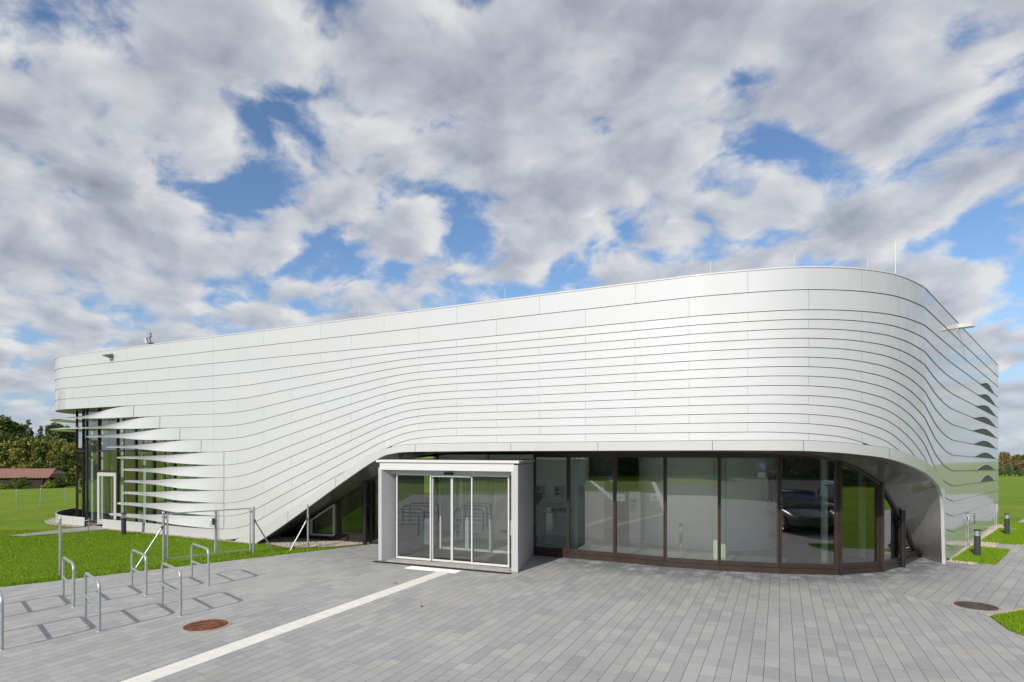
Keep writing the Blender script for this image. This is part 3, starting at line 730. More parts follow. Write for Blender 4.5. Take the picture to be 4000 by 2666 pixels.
# door wall at depth .30
xs = [.42, 1.31, 2.03 - .13, 2.50, 3.56]
tpx = [1550, 1685, 1762, 1842, 1990]    # pixel columns of the door posts
def t_at(px_, dep=.30):
    r_ = (px_ - 2000) / 2350; A0 = VA - n * dep; return (r_ * A0.y - A0.x) / (u.x - r_ * u.y)
xs = [t_at(p) for p in tpx]
zt = 2.29
def leaf(name, a, b, dep, z0, z1, fw, parent=ves, mt=VF):
    m = MB(); L = b - a; zc = (z0 + z1) / 2
    m.box(vp(a + fw / 2, dep, zc), (fw, .05, z1 - z0), rz); m.box(vp(b - fw / 2, dep, zc), (fw, .05, z1 - z0), rz)
    m.box(vp((a + b) / 2, dep, z0 + fw / 2 + .01), (L - 2 * fw - .002, .044, fw + .02), rz); m.box(vp((a + b) / 2, dep, z1 - fw / 2), (L - 2 * fw - .002, .044, fw), rz)
    o = m.build(name, mt, parent)
    g = MB(); a1, b1 = vp(a + fw, dep, 0), vp(b - fw, dep, 0); g.add([(a1.x, a1.y, z0 + fw), (b1.x, b1.y, z0 + fw), (b1.x, b1.y, z1 - fw), (a1.x, a1.y, z1 - fw)], [(0, 1, 2, 3)]); g.build('pane', GLASSD, o)
    return o
leaf('side_light', xs[0], xs[1], .30, .05, zt, .032); leaf('side_light', xs[3], xs[4], .30, .05, zt, .032)
leaf('sliding_door', xs[1] + .003, xs[2] - .004, .36, .045, zt - .045, .026); leaf('sliding_door', xs[2] + .004, xs[3] - .003, .36, .045, zt - .045, .026)
m = MB(); m.box(vp((xs[1] + xs[3]) / 2, .28, zt - .03), (xs[3] - xs[1] - .006, .09, .045), rz); m.build('door_track', VF, ves)
m = MB(); m.box(vp(xs[2] - .03, .215, zt + .03), (.26, .07, .06), rz); m.build('motion_sensor', BLACKP, ves, bevel=.012)
m = MB(); m.box(vp(WL / 2, .25, .015), (WL - .44, .40, .03), rz); m.build('threshold', CONC, ves)
s_ = VB - u * .172 + sd * .2
m = MB(); m.box(vp(WL - .205, .10, 1.52), (.03, .10, .17), rz); m.build('key_switch', BLACKP, ves); m = MB(); m.box(vp(WL - .205, .10, 1.05), (.03, .10, .36), rz); m.build('intercom', STEEL, ves)
# inner pair of doors
leaf('inner_door', 1.5, 2.25, 2.2, .03, 2.2, .045); leaf('inner_door', 2.26, 3.0, 2.2, .03, 2.2, .045); leaf('inner_door', .6, 1.49, 2.2, .03, 2.2, .045)
m = MB(); vin = [tuple(vp(.15, .5, 0))[:2], tuple(vp(WL - .22, .5, 0))[:2], tuple(VC - sn * .2)[:2], tuple(VD + u * .2)[:2]]; m.prism(vin, .014, .026); m.build('door_mat', mat('entrance_mat', (.05, .05, .052), rough=.95, var=.3, nscale=30), ves)

# drain channel in front
dc = MB(); a, b = Vector((-3.62, 15.74, .006)), Vector((-.02, 14.17, .006)); uu = (b - a).normalized(); nn = Vector((-uu.y, uu.x, 0))
N = 90
for i in range(N):
    c = a.lerp(b, (i + .5) / N); dc.box(c + Vector((0, 0, .003)), ((b - a).length / N * .45, .115, .008), math.atan2(uu.y, uu.x))
for e in (-.065, .065): dc.bar(a + nn * e + Vector((0, 0, .003)), b + nn * e + Vector((0, 0, .003)), .012, .010)
o = dc.build('drain_channel', mat('cast_iron', (.03, .028, .027), rough=.6)); tag(single(o, a), 'narrow black slotted drain grating along the front of the entrance box', 'drain')
dk = MB(); dk.prism([tuple(a + nn * .058)[:2], tuple(b + nn * .058)[:2], tuple(b - nn * .058)[:2], tuple(a - nn * .058)[:2]], .005, .0065); dk.v = dk.v; oo = MB(); oo.v, oo.f, oo.sm = dk.v, dk.f, dk.sm
oo.build('drain_gap', DARK, o)

# ------------------------------------------------------------------ ground
def sheet(name, poly, z, mt, kind='structure', thick=None, label=None):
    m = MB()
    if thick: m.prism(poly, z - thick, z)
    else:
        A = sum(poly[i][0] * poly[(i + 1) % len(poly)][1] - poly[(i + 1) % len(poly)][0] * poly[i][1] for i in range(len(poly)))
        if A < 0: poly = poly[::-1]
        m.add([(x, y, z) for x, y in poly], [tuple(range(len(poly)))])
    o = m.build(name, mt); o['kind'] = kind; return o
def terrain_z(x, y):
    d_ = math.hypot(x, y)
    if y < 0 or d_ < 42: return 0.
    left = 1 / (1 + math.exp(x / 12.)); slope = .026 + .011 * left
    return max(-max(0, d_ - 42) * slope * min(1, y / 12.), -12)
rad = [0, 6, 12, 18, 24, 30, 36, 42, 48, 56, 66, 80, 100, 130, 180, 260, 400, 700, 1300, 2500]; m = MB(); nA = 72
rows = []
for r in rad: rows.append([(r * math.cos(2 * PI * k_ / nA), r * math.sin(2 * PI * k_ / nA), terrain_z(r * math.cos(2 * PI * k_ / nA), r * math.sin(2 * PI * k_ / nA)) - .012) for k_ in range(nA + 1)])
m.grid(rows[1:], True, flip=True); m.add([rows[1][k_] for k_ in range(nA)], [tuple(range(nA))])
g_ = m.build('lawn', LAWN); g_['kind'] = 'structure'

e0 = gp(0, 2294.5); e1 = gp(1413, 2131)
lx = lambda t: (e0[0] + (e1[0] - e0[0]) * t, e0[1] + (e1[1] - e0[1]) * t)
plaza = [lx(-1.9), lx(0), lx(1), (-4.5, 19.2), (.7, 17.2)] + [G[i] for i in range(5, 14)] + [(11.45, 16.0), gp(3718, 2196), gp(3889, 2208), gp(4100, 2300)]
# right border of the plaza by the bottom right grass
plaza += [gp(4100, 2372), (14.5, 10), (10.6, 6.2), (9.0, 1.0), (7, -6), (-2, -9), (-14, -6)]
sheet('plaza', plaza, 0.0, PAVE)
# side path: separate sheet laid in another direction
sp = [gp(3440, 2236), gp(3516, 2216), (11.2, 16.4), gp(3716, 2193)] + [gp(3889, 2208), gp(3945, 2151.7), gp(4060, 2040)] + [gp(4200, 2060), gp(4250, 2340), gp(4000, 2386), gp(3866, 2411), gp(3786, 2392), gp(3660, 2355), gp(3544, 2325), gp(3455, 2300)]
sheet('side_path', sp, .004, PAVE2)
wide = [gp(3690, 2192), gp(4060, 1995), (40, 40), (44, 30), (22, 16), gp(4100, 2300)]
sheet('right_path', wide, -.004, PAVE2)
path_far = [gp(3905, 2052), gp(3905, 2040), (60, 52), (60, 46)]
# grass patches with bollards
def patch(poly, z=.02): return sheet('lawn_patch', poly, z, LAWN, thick=.05)
patches = [[gp(3716, 2192), gp(3797.6, 2137.6), gp(3945, 2151.7), gp(3930, 2170), gp(3889, 2208)], [gp(3828, 2118.5), gp(3905, 2066.5), gp(4040, 2076), gp(3995, 2130.6)],
           [gp(3905, 2036), gp(3940, 2040), gp(4060, 2052), gp(4050, 2074), gp(3920, 2062)], [gp(3868, 2411), gp(4000, 2390), (11.8, 10.4), (12.6, 8.0), gp(4000, 2486), gp(3940, 2463)]]
for p_ in patches: patch(p_)
# kerb stone of the nearest patch
a, b = gp(3864, 2408), gp(4020, 2382)
m = MB(); m.bar((a[0], a[1], .01), (b[0], b[1], .01), .07, .05); o = m.build('kerb', mat('sandstone_kerb', (.50, .40, .26), rough=.9, var=.2)); o['kind'] = 'structure'
# concrete path to the hall door
hp = [gp(30, 2094), gp(330, 2060.4), gp(401, 2049), gp(404, 2071), gp(268, 2084), gp(95, 2097)]
sheet('door_path', hp, .012, CONC)
a = Vector((*gp(404, 2071), 0)); b = Vector((*gp(95, 2097), 0)); m = MB(); m.bar(a + Vector((0, 0, .0)), b + Vector((0, 0, .0)), .05, .06); o = m.build('path_edging', CONC); o['kind'] = 'structure'
# gravel beds
gb1 = [gp(1010, 2118), gp(1098, 2100), (-6.6, 19.7), (-4.6, 18.95), gp(1420, 2127), gp(1290, 2139), gp(1120, 2141)]
sheet('gravel_bed', gb1, .006, GRAVEL)
f_ = lambda s, o: plan(s, o)
gb2 = [f_(s, .0) for s in np.linspace(s_of(3694), SMAX, 20)] + [f_(s, .62) for s in np.linspace(SMAX, s_of(3694), 20)]
sheet('gravel_strip', gb2, .010, GRAVEL)
gb3 = [f_(s, -.7) for s in np.linspace(0, s_of(331), 30)] + [f_(s, .35) for s in np.linspace(s_of(331), 0, 30)]
sheet('gravel_ring', gb3, .006, GRAVEL)
gb4 = [f_(s, -.0) for s in np.linspace(s_of(402), s_of(1005), 30)] + [f_(s, .18) for s in np.linspace(s_of(1005), s_of(402), 30)]
sheet('gravel_edge', gb4, .004, GRAVEL)

# pebbles, numpy built
def inside(poly, n_):
    P = np.array(poly); lo, hi = P.min(0), P.max(0); out_ = []
    while sum(len(a) for a in out_) < n_:
        q = RNG.uniform(lo, hi, (n_ * 2, 2)); c = np.zeros(len(q), bool); j = len(P) - 1
        for i in range(len(P)):
            cond = ((P[i, 1] > q[:, 1]) != (P[j, 1] > q[:, 1])) & (q[:, 0] < (P[j, 0] - P[i, 0]) * (q[:, 1] - P[i, 1]) / (P[j, 1] - P[i, 1] + 1e-12) + P[i, 0]); c ^= cond; j = i
        out_.append(q[c])
    return np.concatenate(out_)[:n_]
def mass(name, V, F, mt, label, cat):
    me = bpy.data.meshes.new(name); me.vertices.add(len(V)); me.vertices.foreach_set('co', V.ravel().astype(np.float32))
    nf, k_ = F.shape; me.loops.add(nf * k_); me.loops.foreach_set('vertex_index', F.ravel().astype(np.int32))
    me.polygons.add(nf); me.polygons.foreach_set('loop_start', np.arange(0, nf * k_, k_, dtype=np.int32)); me.update(); me.validate()
    me.materials.append(mt); o = bpy.data.objects.new(name, me); COL.objects.link(o); tag(o, label, cat, None, 'stuff'); return o
octv = np.array([(1, 0, 0), (-1, 0, 0), (0, 1, 0), (0, -1, 0), (0, 0, 1), (0, 0, -1)]) * 1.
octf = np.array([(0, 2, 4), (2, 1, 4), (1, 3, 4), (3, 0, 4), (2, 0, 5), (1, 2, 5), (3, 1, 5), (0, 3, 5)])
def pebbles(name, poly, n_, label, size=(.012, .028)):
    c = inside(poly, n_); r = RNG.uniform(*size, n_); a = RNG.uniform(0, 2 * PI, n_)
    V = octv[None] * r[:, None, None] * RNG.uniform(.6, 1.1, (n_, 1, 3)); ca, sa = np.cos(a)[:, None], np.sin(a)[:, None]
    x = V[..., 0] * ca - V[..., 1] * sa; y = V[..., 0] * sa + V[..., 1] * ca
    V = np.stack([x + c[:, :1], y + c[:, 1:], V[..., 2] * .7 + .014], -1).reshape(-1, 3)
    F = (octf[None] + np.arange(n_)[:, None, None] * 6).reshape(-1, 3); mass(name, V, F, PEB, label, 'gravel')
pebbles('pebbles', gb1, 5000, 'tan pebbles spread under the slanting metal skirt left of the entrance')
pebbles('pebbles', gb2, 5500, 'pale pebbles along the foot of the right wall')
pebbles('pebbles', gb3, 2500, 'pale pebbles round the low ring at the round end')
pebbles('pebbles', gb4, 1200, 'thin line of pebbles at the foot of the left wall')

# grass blades
def blades(name, poly, n_, label, hh=(.025, .055), near=None, zb=0., wd=.006):
    c = inside(poly, n_)
    h_ = RNG.uniform(*hh, n_); a = RNG.uniform(0, 2 * PI, n_); lean = RNG.uniform(0, .7, n_) * h_; la = RNG.uniform(0, 2 * PI, n_); wv = wd * RNG.uniform(.6, 1.4, n_)
    b0 = np.stack([c[:, 0] - np.cos(a) * wv, c[:, 1] - np.sin(a) * wv, np.full(n_, zb - .01)], -1); b1 = np.stack([c[:, 0] + np.cos(a) * wv, c[:, 1] + np.sin(a) * wv, np.full(n_, zb - .01)], -1)
    tp = np.stack([c[:, 0] + np.cos(la) * lean, c[:, 1] + np.sin(la) * lean, zb + h_], -1)
    V = np.stack([b0, b1, tp], 1).reshape(-1, 3); F = np.arange(n_ * 3).reshape(-1, 3); return mass(name, V, F, BLADE, label, 'grass')
lawn_near = [lx(-.6), lx(0), lx(.82), gp(1040, 2120), (-8.2, 19.2), (-14.8, 22.1), (-24, 22), (-20, 12)]
blades('grass', lawn_near, 210000, 'short bright green grass of the lawn behind the bicycle stands', (.016, .036), wd=.0045)
ein = lambda t: (lx(t)[0] + .045, lx(t)[1] - .045)
edge = [ein(-.6), ein(.9), (lx(.9)[0] - .25, lx(.9)[1] + .25), (lx(-.6)[0] - .25, lx(-.6)[1] + .25)]
blades('grass', edge, 9000, 'longer ragged grass along the edge of the paving', (.04, .09))
for p_, n_, lab in zip(patches, (14000, 14000, 6000, 14000), ('grass of the small lawn patch nearest the metal leg', 'grass of the lawn patch round the farther bollard', 'grass of the farthest small lawn patch by the right wall', 'grass of the lawn corner at the lower right')):
    blades('grass', p_, n_, lab, (.03, .06), zb=.02)

# ------------------------------------------------------------------ tactile strip (thing: white guide strip), slabs ribbed by geometry
m = MB(); top_ = Vector((-1.60, 14.42, 0)); far_ = Vector((-5.5, 5.8, 0)); dv = (far_ - top_).normalized(); sd_ = Vector((-dv.y, dv.x, 0))
def ribstrip(m, a, b, wd, nr=9):
    dv = (b - a).normalized(); sd_ = Vector((-dv.y, dv.x, 0)); rw = wd / nr
    P = [tuple(a + sd_ * wd / 2)[:2], tuple(b + sd_ * wd / 2)[:2], tuple(b - sd_ * wd / 2)[:2], tuple(a - sd_ * wd / 2)[:2]]; m.prism(P, .000, .008)
    L = (b - a).length; nb = max(1, int(L / .3))
    for i in range(nr):
        o = -wd / 2 + rw * (i + .5)
        for j in range(nb):
            c = a + dv * (L * (j + .5) / nb) + sd_ * o; m.box(c + Vector((0, 0, .0095)), (rw * .5, L / nb - .006, .005), math.atan2(dv.y, dv.x) - PI / 2)
ribstrip(m, top_, far_, .34)
bd = Vector((-.74, -.67, 0)).normalized(); ribstrip(m, far_, far_ + bd * 30, .34, 3)
ba, bb = Vector((-2.585, 14.97, .002)), Vector((-1.27, 14.38, .002)); ribstrip(m, ba, bb, .30)
o = m.build('guide_strip', STRIP); tag(single(o, top_), 'long white ribbed guide strip with a T end running to the entrance', 'guide strip')

# ------------------------------------------------------------------ manholes
RUST = mat('rusty_iron', (.17, .055, .022), rough=.85, var=.55, nscale=9, bump=.5, bscale=40)
DIRON = mat('dark_iron', (.075, .055, .045), rough=.7, var=.4, nscale=12, bump=.5, bscale=40)
def manhole(c, r, mt, label):
    e = empty('manhole_cover', (c[0], c[1], 0)); tag(e, label, 'manhole cover', 'round manhole covers in the paving')
    m = MB(); m.lathe([(r, -.01), (r, .007), (r - .045, .007), (r - .045, -.01)], c, 48, False); m.build('ring', mat('manhole_ring', (.36, .33, .29), rough=.9, var=.2), e)
    m = MB()
    m.lathe([(r - .05, .0), (r - .05, .010), (r - .075, .010), (r - .08, .006)] + sum([[(q, .006), (q - .004, .011), (q - .022, .011), (q - .026, .006)] for q in (.30, .26, .22, .18, .14, .10)], []) + [(.0, .006)], c, 48, False)
    m.build('lid', mt, e)
    m = MB()
    for k_ in range(10):
        a = 2 * PI * k_ / 10; m.box((c[0] + .24 * math.cos(a), c[1] + .24 * math.sin(a), .0125), (.035, .02, .003), a)
    m.build('vent_holes', DARK, e)
manhole((-5.08, 9.99), .385, RUST, 'rusty orange brown round manhole cover near the bicycle stands')
manhole((8.66, 11.23), .385, DIRON, 'dark round manhole cover by the right side path')

# ------------------------------------------------------------------ bicycle stands
def stand(right, left):
    right = Vector((*right, 0)); left = Vector((*left, 0)); e = empty('bicycle_stand', (right + left) / 2)
    return e
SD = Vector((-.707, .707, 0)); LN = 1.09; rr = .0245; H = .79
e = empty('bicycle_stand', (0, 0, 0)); half = LN / 2
arc = []
P = [Vector((half, 0, 0)), Vector((half, 0, H - .13))] + [Vector((half - .13 + .13 * math.cos(a), 0, H - .13 + .13 * math.sin(a))) for a in np.linspace(.2, PI / 2, 6)]
P2 = [Vector((-p.x, 0, p.z)) for p in P]
m = MB(); m.tube(P + P2[::-1], rr, 14); m.build('hoop', GALV, e)
m = MB(); m.tube([(half, 0, .39), (-half, 0, .39)], .021, 12); m.build('crossbar', GALV, e)
m = MB()
for sx in (half, -half): m.lathe([(.0, .012), (.036, .012), (.042, .0)], (sx, 0), 16)
m.build('foot_collar', GALV, e)
SG = 'galvanised bicycle stands on the paving'
spots = [(-5.822, 10.567, 'galvanised bicycle stand closest to the rusty manhole cover'), (-6.634, 9.67, 'galvanised bicycle stand of the front row, second from the rusty manhole cover'), (-7.43, 8.76, 'galvanised bicycle stand cut off by the left edge of the view'),
         (-6.512, 12.91, 'galvanised bicycle stand in front of the right half of the gate'), (-7.354, 12.09, 'galvanised bicycle stand overlapping the slanted brace of the left gate post'), (-8.153, 11.19, 'galvanised bicycle stand beside the lone pole at the lawn edge'),
         (-8.97, 10.31, 'galvanised bicycle stand whose shadow falls at the left, itself just out of view')]
for i, (x, y, lab) in enumerate(spots):
    o = e if i == 0 else copy_tree(e)
    c = Vector((x, y, 0)) + SD * LN / 2; o.location = c; o.rotation_euler = (0, 0, math.atan2(-SD.y, -SD.x)); tag(o, lab, 'bicycle stand', SG)

# ------------------------------------------------------------------ fence posts and gate
def post(c, h_, r=.03, label='', leanv=(0, 0), name='fence_post', group=None):
    m = MB(); m.tube([(c[0], c[1], -.02), (c[0] + leanv[0], c[1] + leanv[1], h_)], r, 12); m.lathe([(r + .004, h_ - .03), (r + .004, h_ + .006), (0, h_ + .014)], (c[0] + leanv[0], c[1] + leanv[1]), 12)
    m.tube([(c[0], c[1] - r, h_ - .12), (c[0], c[1] - r - .03, h_ - .12)], .008, 6); m.tube([(c[0], c[1] - r, .12), (c[0], c[1] - r - .03, .12)], .008, 6)
    o = m.build(name, GALV); single(o, (c[0], c[1], 0)); return tag(o, label, 'post', group)
post((-10.59, 14.10), 1.33, .028, 'lone galvanised pole at the lawn edge without a brace')
PG1, PG2 = Vector((-8.88, 15.33, 0)), Vector((-7.24, 16.85, 0))
def braced(c, foot, label):
    e = empty('braced_post', c); tag(e, label, 'post', 'galvanised gate and fence posts')
    m = MB(); m.tube([(c[0], c[1], -.02), (c[0], c[1], 1.34)], .032, 12); m.lathe([(.036, 1.32), (.036, 1.35), (0, 1.36)], (c[0], c[1]), 12); m.build('post', GALV, e)
    if foot is not None:
        m = MB(); top = Vector((c[0], c[1], 1.0)); m.tube([top, (foot[0], foot[1], .0)], .021, 10); m.build('brace', GALV, e)
        m = MB(); dv = (Vector((*foot, 0)) - top).normalized(); m.tube([top, top + dv * .09], .03, 10); m.build('brace_clamp', mat('plastic_black', (.02, .02, .02), rough=.5), e)
    return e
braced(PG1, gp(530, 2221), 'left gate post with a pale slanted brace reaching to the lawn')
braced(PG2, gp(1070, 2157), 'right gate post with a slanted brace in front of the metal skirt')
c3 = (-6.04, 17.81)
e3 = empty('braced_post', (*c3, 0)); tag(e3, 'braced post standing on the lawn edge by the gravel bed', 'post', 'galvanised gate and fence posts')
m = MB(); m.tube([(*c3, -.02), (*c3, 1.32)], .03, 12); m.build('post', GALV, e3)
ft = gp(1133, 2153); m = MB(); m.tube([(*c3, .92), (*ft, 0)], .021, 10); m.build('brace', GALV, e3); m = MB(); m.tube([(*c3, .92), (c3[0] + (ft[0] - c3[0]) * .1, c3[1] + (ft[1] - c3[1]) * .1, .83)], .028, 10); m.build('brace_clamp', MATS['plastic_black'], e3)
gdir = (PG2 - PG1).normalized(); GLn = (PG2 - PG1).length
gate = empty('garden_gate', (PG1 + PG2) / 2); tag(gate, 'open framed two leaf steel gate without mesh between two posts', 'gate')
def q_(t, z): return PG1 + gdir * t + Vector((0, 0, z))
mid = .555 * GLn
def gleaf(t0, t1):
    m = MB(); r_ = .018; z0, z1 = .13, 1.31
    m.bar(q_(t0, z0), q_(t0, z1), .032, .032); m.bar(q_(t1, z0), q_(t1, z1), .032, .032); m.bar(q_(t0 + .016, z0 + .016), q_(t1 - .016, z0 + .016), .028, .028); m.bar(q_(t0 + .016, z1 - .016), q_(t1 - .016, z1 - .016), .028, .028)
    return m.build('gate_leaf', GALV, gate)
l1 = gleaf(.09, mid - .01); l2 = gleaf(mid + .03, GLn - .09)
m = MB()
for t0 in (.045, GLn - .045):
    for zz in (.2, 1.2): m.box(q_(t0, zz), (.07, .03, .06), math.atan2(gdir.y, gdir.x))
m.build('hinge', GALV, gate)
m = MB(); m.box(q_(mid - .055, 1.0), (.07, .05, .17), math.atan2(gdir.y, gdir.x)); m.build('lock_box', mat('lock_grey', (.10, .11, .12), rough=.5), l1, bevel=.005)
m = MB(); hn = Vector((gdir.y, -gdir.x, 0)) * .05; m.tube([q_(mid - .02, 1.10) + hn, q_(mid - .13, 1.10) + hn, q_(mid - .13, .88) + hn, q_(mid - .02, .88) + hn], .008, 8); m.build('handle_guard', STEEL, l1)
m = MB(); m.tube([q_(mid + .075, .16) + hn * .6, q_(mid + .075, 1.27) + hn * .6], .009, 8); m.tube([q_(mid + .075, .52) + hn * .6, q_(mid + .15, .52) + hn * .6], .008, 6); m.build('drop_bolt', STEEL, l2)
m = MB(); m.tube([(*gp(540, 2221), 0), (*gp(540, 2221), .01)], .02, 8)
# field stakes at the left
for (px_, yt, yb), lab in zip(((65, 1914, 1984), (157, 1909, 1976), (256.5, 1906, 1971)), ('leftmost thin stake on the far lawn', 'slightly tilted thin stake in the middle of three on the far lawn', 'thin stake on the far lawn nearest the glazed round end')):
    x, y = gp(px_, yb); hgt = (yb - yt) / 2350 * y; post((x, y), hgt, .022, lab, (.05 if px_ < 200 and px_ > 100 else 0, 0), 'field_stake', 'thin stakes on the far lawn')

# ------------------------------------------------------------------ bollards
def bollard():
    e = empty('bollard_light', (0, 0, 0)); r = .077
    m = MB(); m.lathe([(r, 0), (r, .56)], n=24); m.build('body', ANTH, e)
    m = MB(); m.lathe([(r * .8, .56), (r * .8, .70)], n=24); m.build('lens', mat('lens_white', (.7, .7, .7), rough=.3), e)
    m = MB()
    for i in range(4): m.lathe([(r - .012, .568 + i * .033), (r + .001, .568 + i * .033), (r + .001, .582 + i * .033), (r - .012, .582 + i * .033)], n=24, smooth=False)
    for a in (0, PI / 2, PI, 1.5 * PI): m.box((r * .93 * math.cos(a), r * .93 * math.sin(a), .63), (.012, .012, .14), a)
    m.build('louvre_rings', STEEL, e)
    m = MB(); m.lathe([(0, .70), (r + .004, .70), (r + .004, .733), (r - .006, .74), (0, .74)], n=24, smooth=False); m.build('cap', ANTH, e)
    return e
bo = bollard()
for i, (x, y, sc_, lab) in enumerate(((12.73, 16.46, 1.02, 'dark bollard light on the nearest lawn patch by the metal leg'), (17.0, 20.66, .98, 'dark bollard light on the farther lawn patch along the right wall'), (-13.45, 20.84, .96, 'dark bollard light on the lawn in front of the louvred wall'))):
    o = bo if i == 0 else copy_tree(bo); o.location = (x, y, .01); tag(o, lab, 'bollard', 'anthracite bollard lights')
# water tap post by the hall door
x, y = gp(345.5, 2089); e = empty('water_tap_post', (x, y, 0)); tag(e, 'small steel post with a tap beside the path to the hall door', 'tap')
m = MB(); m.tube([(x, y, -.01), (x, y, .50)], .014, 8); m.build('pipe', STEEL, e); m = MB(); m.tube([(x, y, .47), (x, y, .56)], .026, 10); m.tube([(x, y, .5), (x - .11, y, .48)], .014, 8); m.build('tap', STEEL, e)
x, y = gp(3787, 2137); m = MB(); m.tube([(x, y, -.01), (x - .05, y, .27)], .014, 6); tag(single(m.build('marker_stake', mat('weathered_metal', (.2, .19, .17), rough=.7)), (x, y, 0)), 'short leaning stake in the pebbles by the right wall', 'stake')
# fallen leaves
def leafobj(x, y, sz, lab, a):
    m = MB(); Pq = []
    for i in range(14):
        th = 2 * PI * i / 14; rr_ = sz * (1 if i % 2 == 0 else .5); Pq.append((x + rr_ * math.cos(th + a), y + rr_ * math.sin(th + a), .016 + .012 * math.sin(th * 2)))
    m.add([(x, y, .012)] + Pq, [(0, i + 1, (i + 1) % 14 + 1) for i in range(14)]); tag(single(m.build('fallen_leaf', mat('dry_leaf', (.35, .13, .04), rough=.7)), (x, y, 0)), lab, 'leaf', 'dry leaves on the paving')
leafobj(*gp(1544, 2280), .055, 'dry orange leaf on the paving just left of the white guide strip', .3); leafobj(*gp(1648, 2371), .045, 'dry orange leaf on the paving right of the white guide strip', 1.2)

# ------------------------------------------------------------------ foyer things
def framed(name, c, wd, ht, rz_, lab, group):
    e = empty(name, c); tag(e, lab, 'poster', group); nrm_ = Vector((math.sin(rz_), -math.cos(rz_), 0)); c = Vector(c)
    m = MB(); m.box(c, (wd, .02, ht), rz_); m.build('frame', STEEL, e)
    m = MB(); m.box(c + nrm_ * .012, (wd - .04, .006, ht - .04), rz_); m.build('sheet', PAPER, e)
    m = MB(); ud = Vector((math.cos(rz_), math.sin(rz_), 0))
    for i in range(6): m.box(c + nrm_ * .017 + ud * (wd * .18) + Vector((0, 0, ht * (.36 - i * .12))), (wd * .3, .003, .012), rz_)
    m.box(c + nrm_ * .017 - ud * wd * .2 + Vector((0, 0, ht * .16)), (wd * .34, .003, ht * .34), rz_); m.box(c + nrm_ * .017 - ud * wd * .2 - Vector((0, 0, ht * .22)), (wd * .3, .003, ht * .18), rz_)
    m.build('print', INK, e)
aw, bw_ = Vector((-.9, 21.0, 0)), Vector((1.2, 23.2, 0))
wr = math.atan2(2.2, 2.1)
for i, (t_, lab) in enumerate(((.55, 'leftmost framed poster on the foyer wall'), (.80, 'middle framed poster on the foyer wall'))):
    pass
def pil(px_, yb, wd, ht, rz_, lab, name='info_pillar', poster=True):
    x, y = gp(px_, yb); e = empty(name, (x, y, .013)); tag(e, lab, 'display pillar', 'white display pillars in the foyer')
    m = MB(); m.box((x, y, .013 + ht / 2), (wd, .28, ht), rz_); m.build('body', WHITEI, e)
    if poster:
        nrm_ = Vector((math.sin(rz_), -math.cos(rz_), 0)); c = Vector((x, y, 0)) + nrm_ * .145
        m = MB(); m.box(c + Vector((-.05, 0, ht - .40)), (wd * .6, .01, .42), rz_); m.build('notice', PAPER, e)
        m = MB(); m.box(c + nrm_ * .008 + Vector((-.05, 0, ht - .28)), (wd * .6, .004, .10), rz_); m.box(c + nrm_ * .008 + Vector((-.08, 0, ht - .45)), (wd * .16, .004, .14), rz_); m.build('notice_print', mat('grey_ink', (.25, .25, .27), rough=.7), e)
pil(2480, 2122, .34, 1.62, R(-10), 'white square pillar with a notice, in the middle of the foyer'); pil(2330, 2107, .50, 1.9, R(-10), 'taller white pillar without a notice, left of the one with a notice', poster=False)
# notices on the inside of the panes
for px_, lab in ((2424, 'small white notice at the edge of the second wide pane'), (2558, 'small white notice in the middle of the third wide pane')):
    u_ = g_of(px_); gx, gy = gplan(u_); c = Vector((gx, gy, z := EYE + (1762 - 1944) / 2350 * gy)); a = math.atan2(gplan(u_ + .1)[1] - gy, gplan(u_ + .1)[0] - gx); inn = Vector((-math.sin(a), math.cos(a), 0))
    e = empty('window_notice', c + inn * .015); tag(e, lab, 'notice', 'notices on the foyer glass'); m = MB(); m.box(c + inn * .015, (.24, .004, .19), a); m.build('sheet', mat('notice_white', (.85, .85, .8), rough=.6), e)
    m = MB()
    for j in range(3): m.box(c + inn * .011 + Vector((0, 0, .03 - j * .03)), (.11, .002, .008), a)
    m.build('text_lines', INK, e)
# turnstile barrier
bx_, by_ = 1.0, 17.9
e = empty('turnstile', (bx_, by_, .013)); tag(e, 'steel tube barrier with turnstile just inside the first narrow pane', 'turnstile')
m = MB(); m.tube([(.62, 18.0, .013), (.62, 18.0, .98), (.70, 18.0, 1.05), (1.55, 18.2, 1.05)], .022, 8); m.tube([(.62, 18.0, .35), (1.5, 18.2, .35)], .016, 8); m.tube([(.86, 18.6, .013), (.86, 18.6, 1.2), (.92, 18.6, 1.26), (1.6, 18.8, 1.26)], .022, 8); m.build('rail', STEEL, e)
m = MB(); m.box((1.15, 18.7, .6), (.22, .5, 1.15)); m.build('housing', STEEL, e, bevel=.02); m = MB(); m.box((1.5, 18.5, 1.08), (.6, .35, .12)); m.build('reader', BLACKP, e)
m = MB()
for a in (0, 2.1, 4.2): m.tube([(1.3, 18.35, .9), (1.3 + .05, 18.35 - .3 + .0, .9 + .3 * math.sin(a))], .018, 8)
m.build('arm', STEEL, e)
e = empty('info_display', (.05, 19.0, .013)); tag(e, 'tilted dark screen on a thin stand behind the barrier', 'screen')
m = MB(); m.tube([(.75, 20.0, .013), (.75, 20.0, 1.2)], .02, 8); m.build('stand', STEEL, e); m = MB(); m.bar((.6, 19.9, 1.1), (.9, 20.0, 1.5), .36, .05, up=(0, 1, 0)); m.build('screen', BLACKP, e)
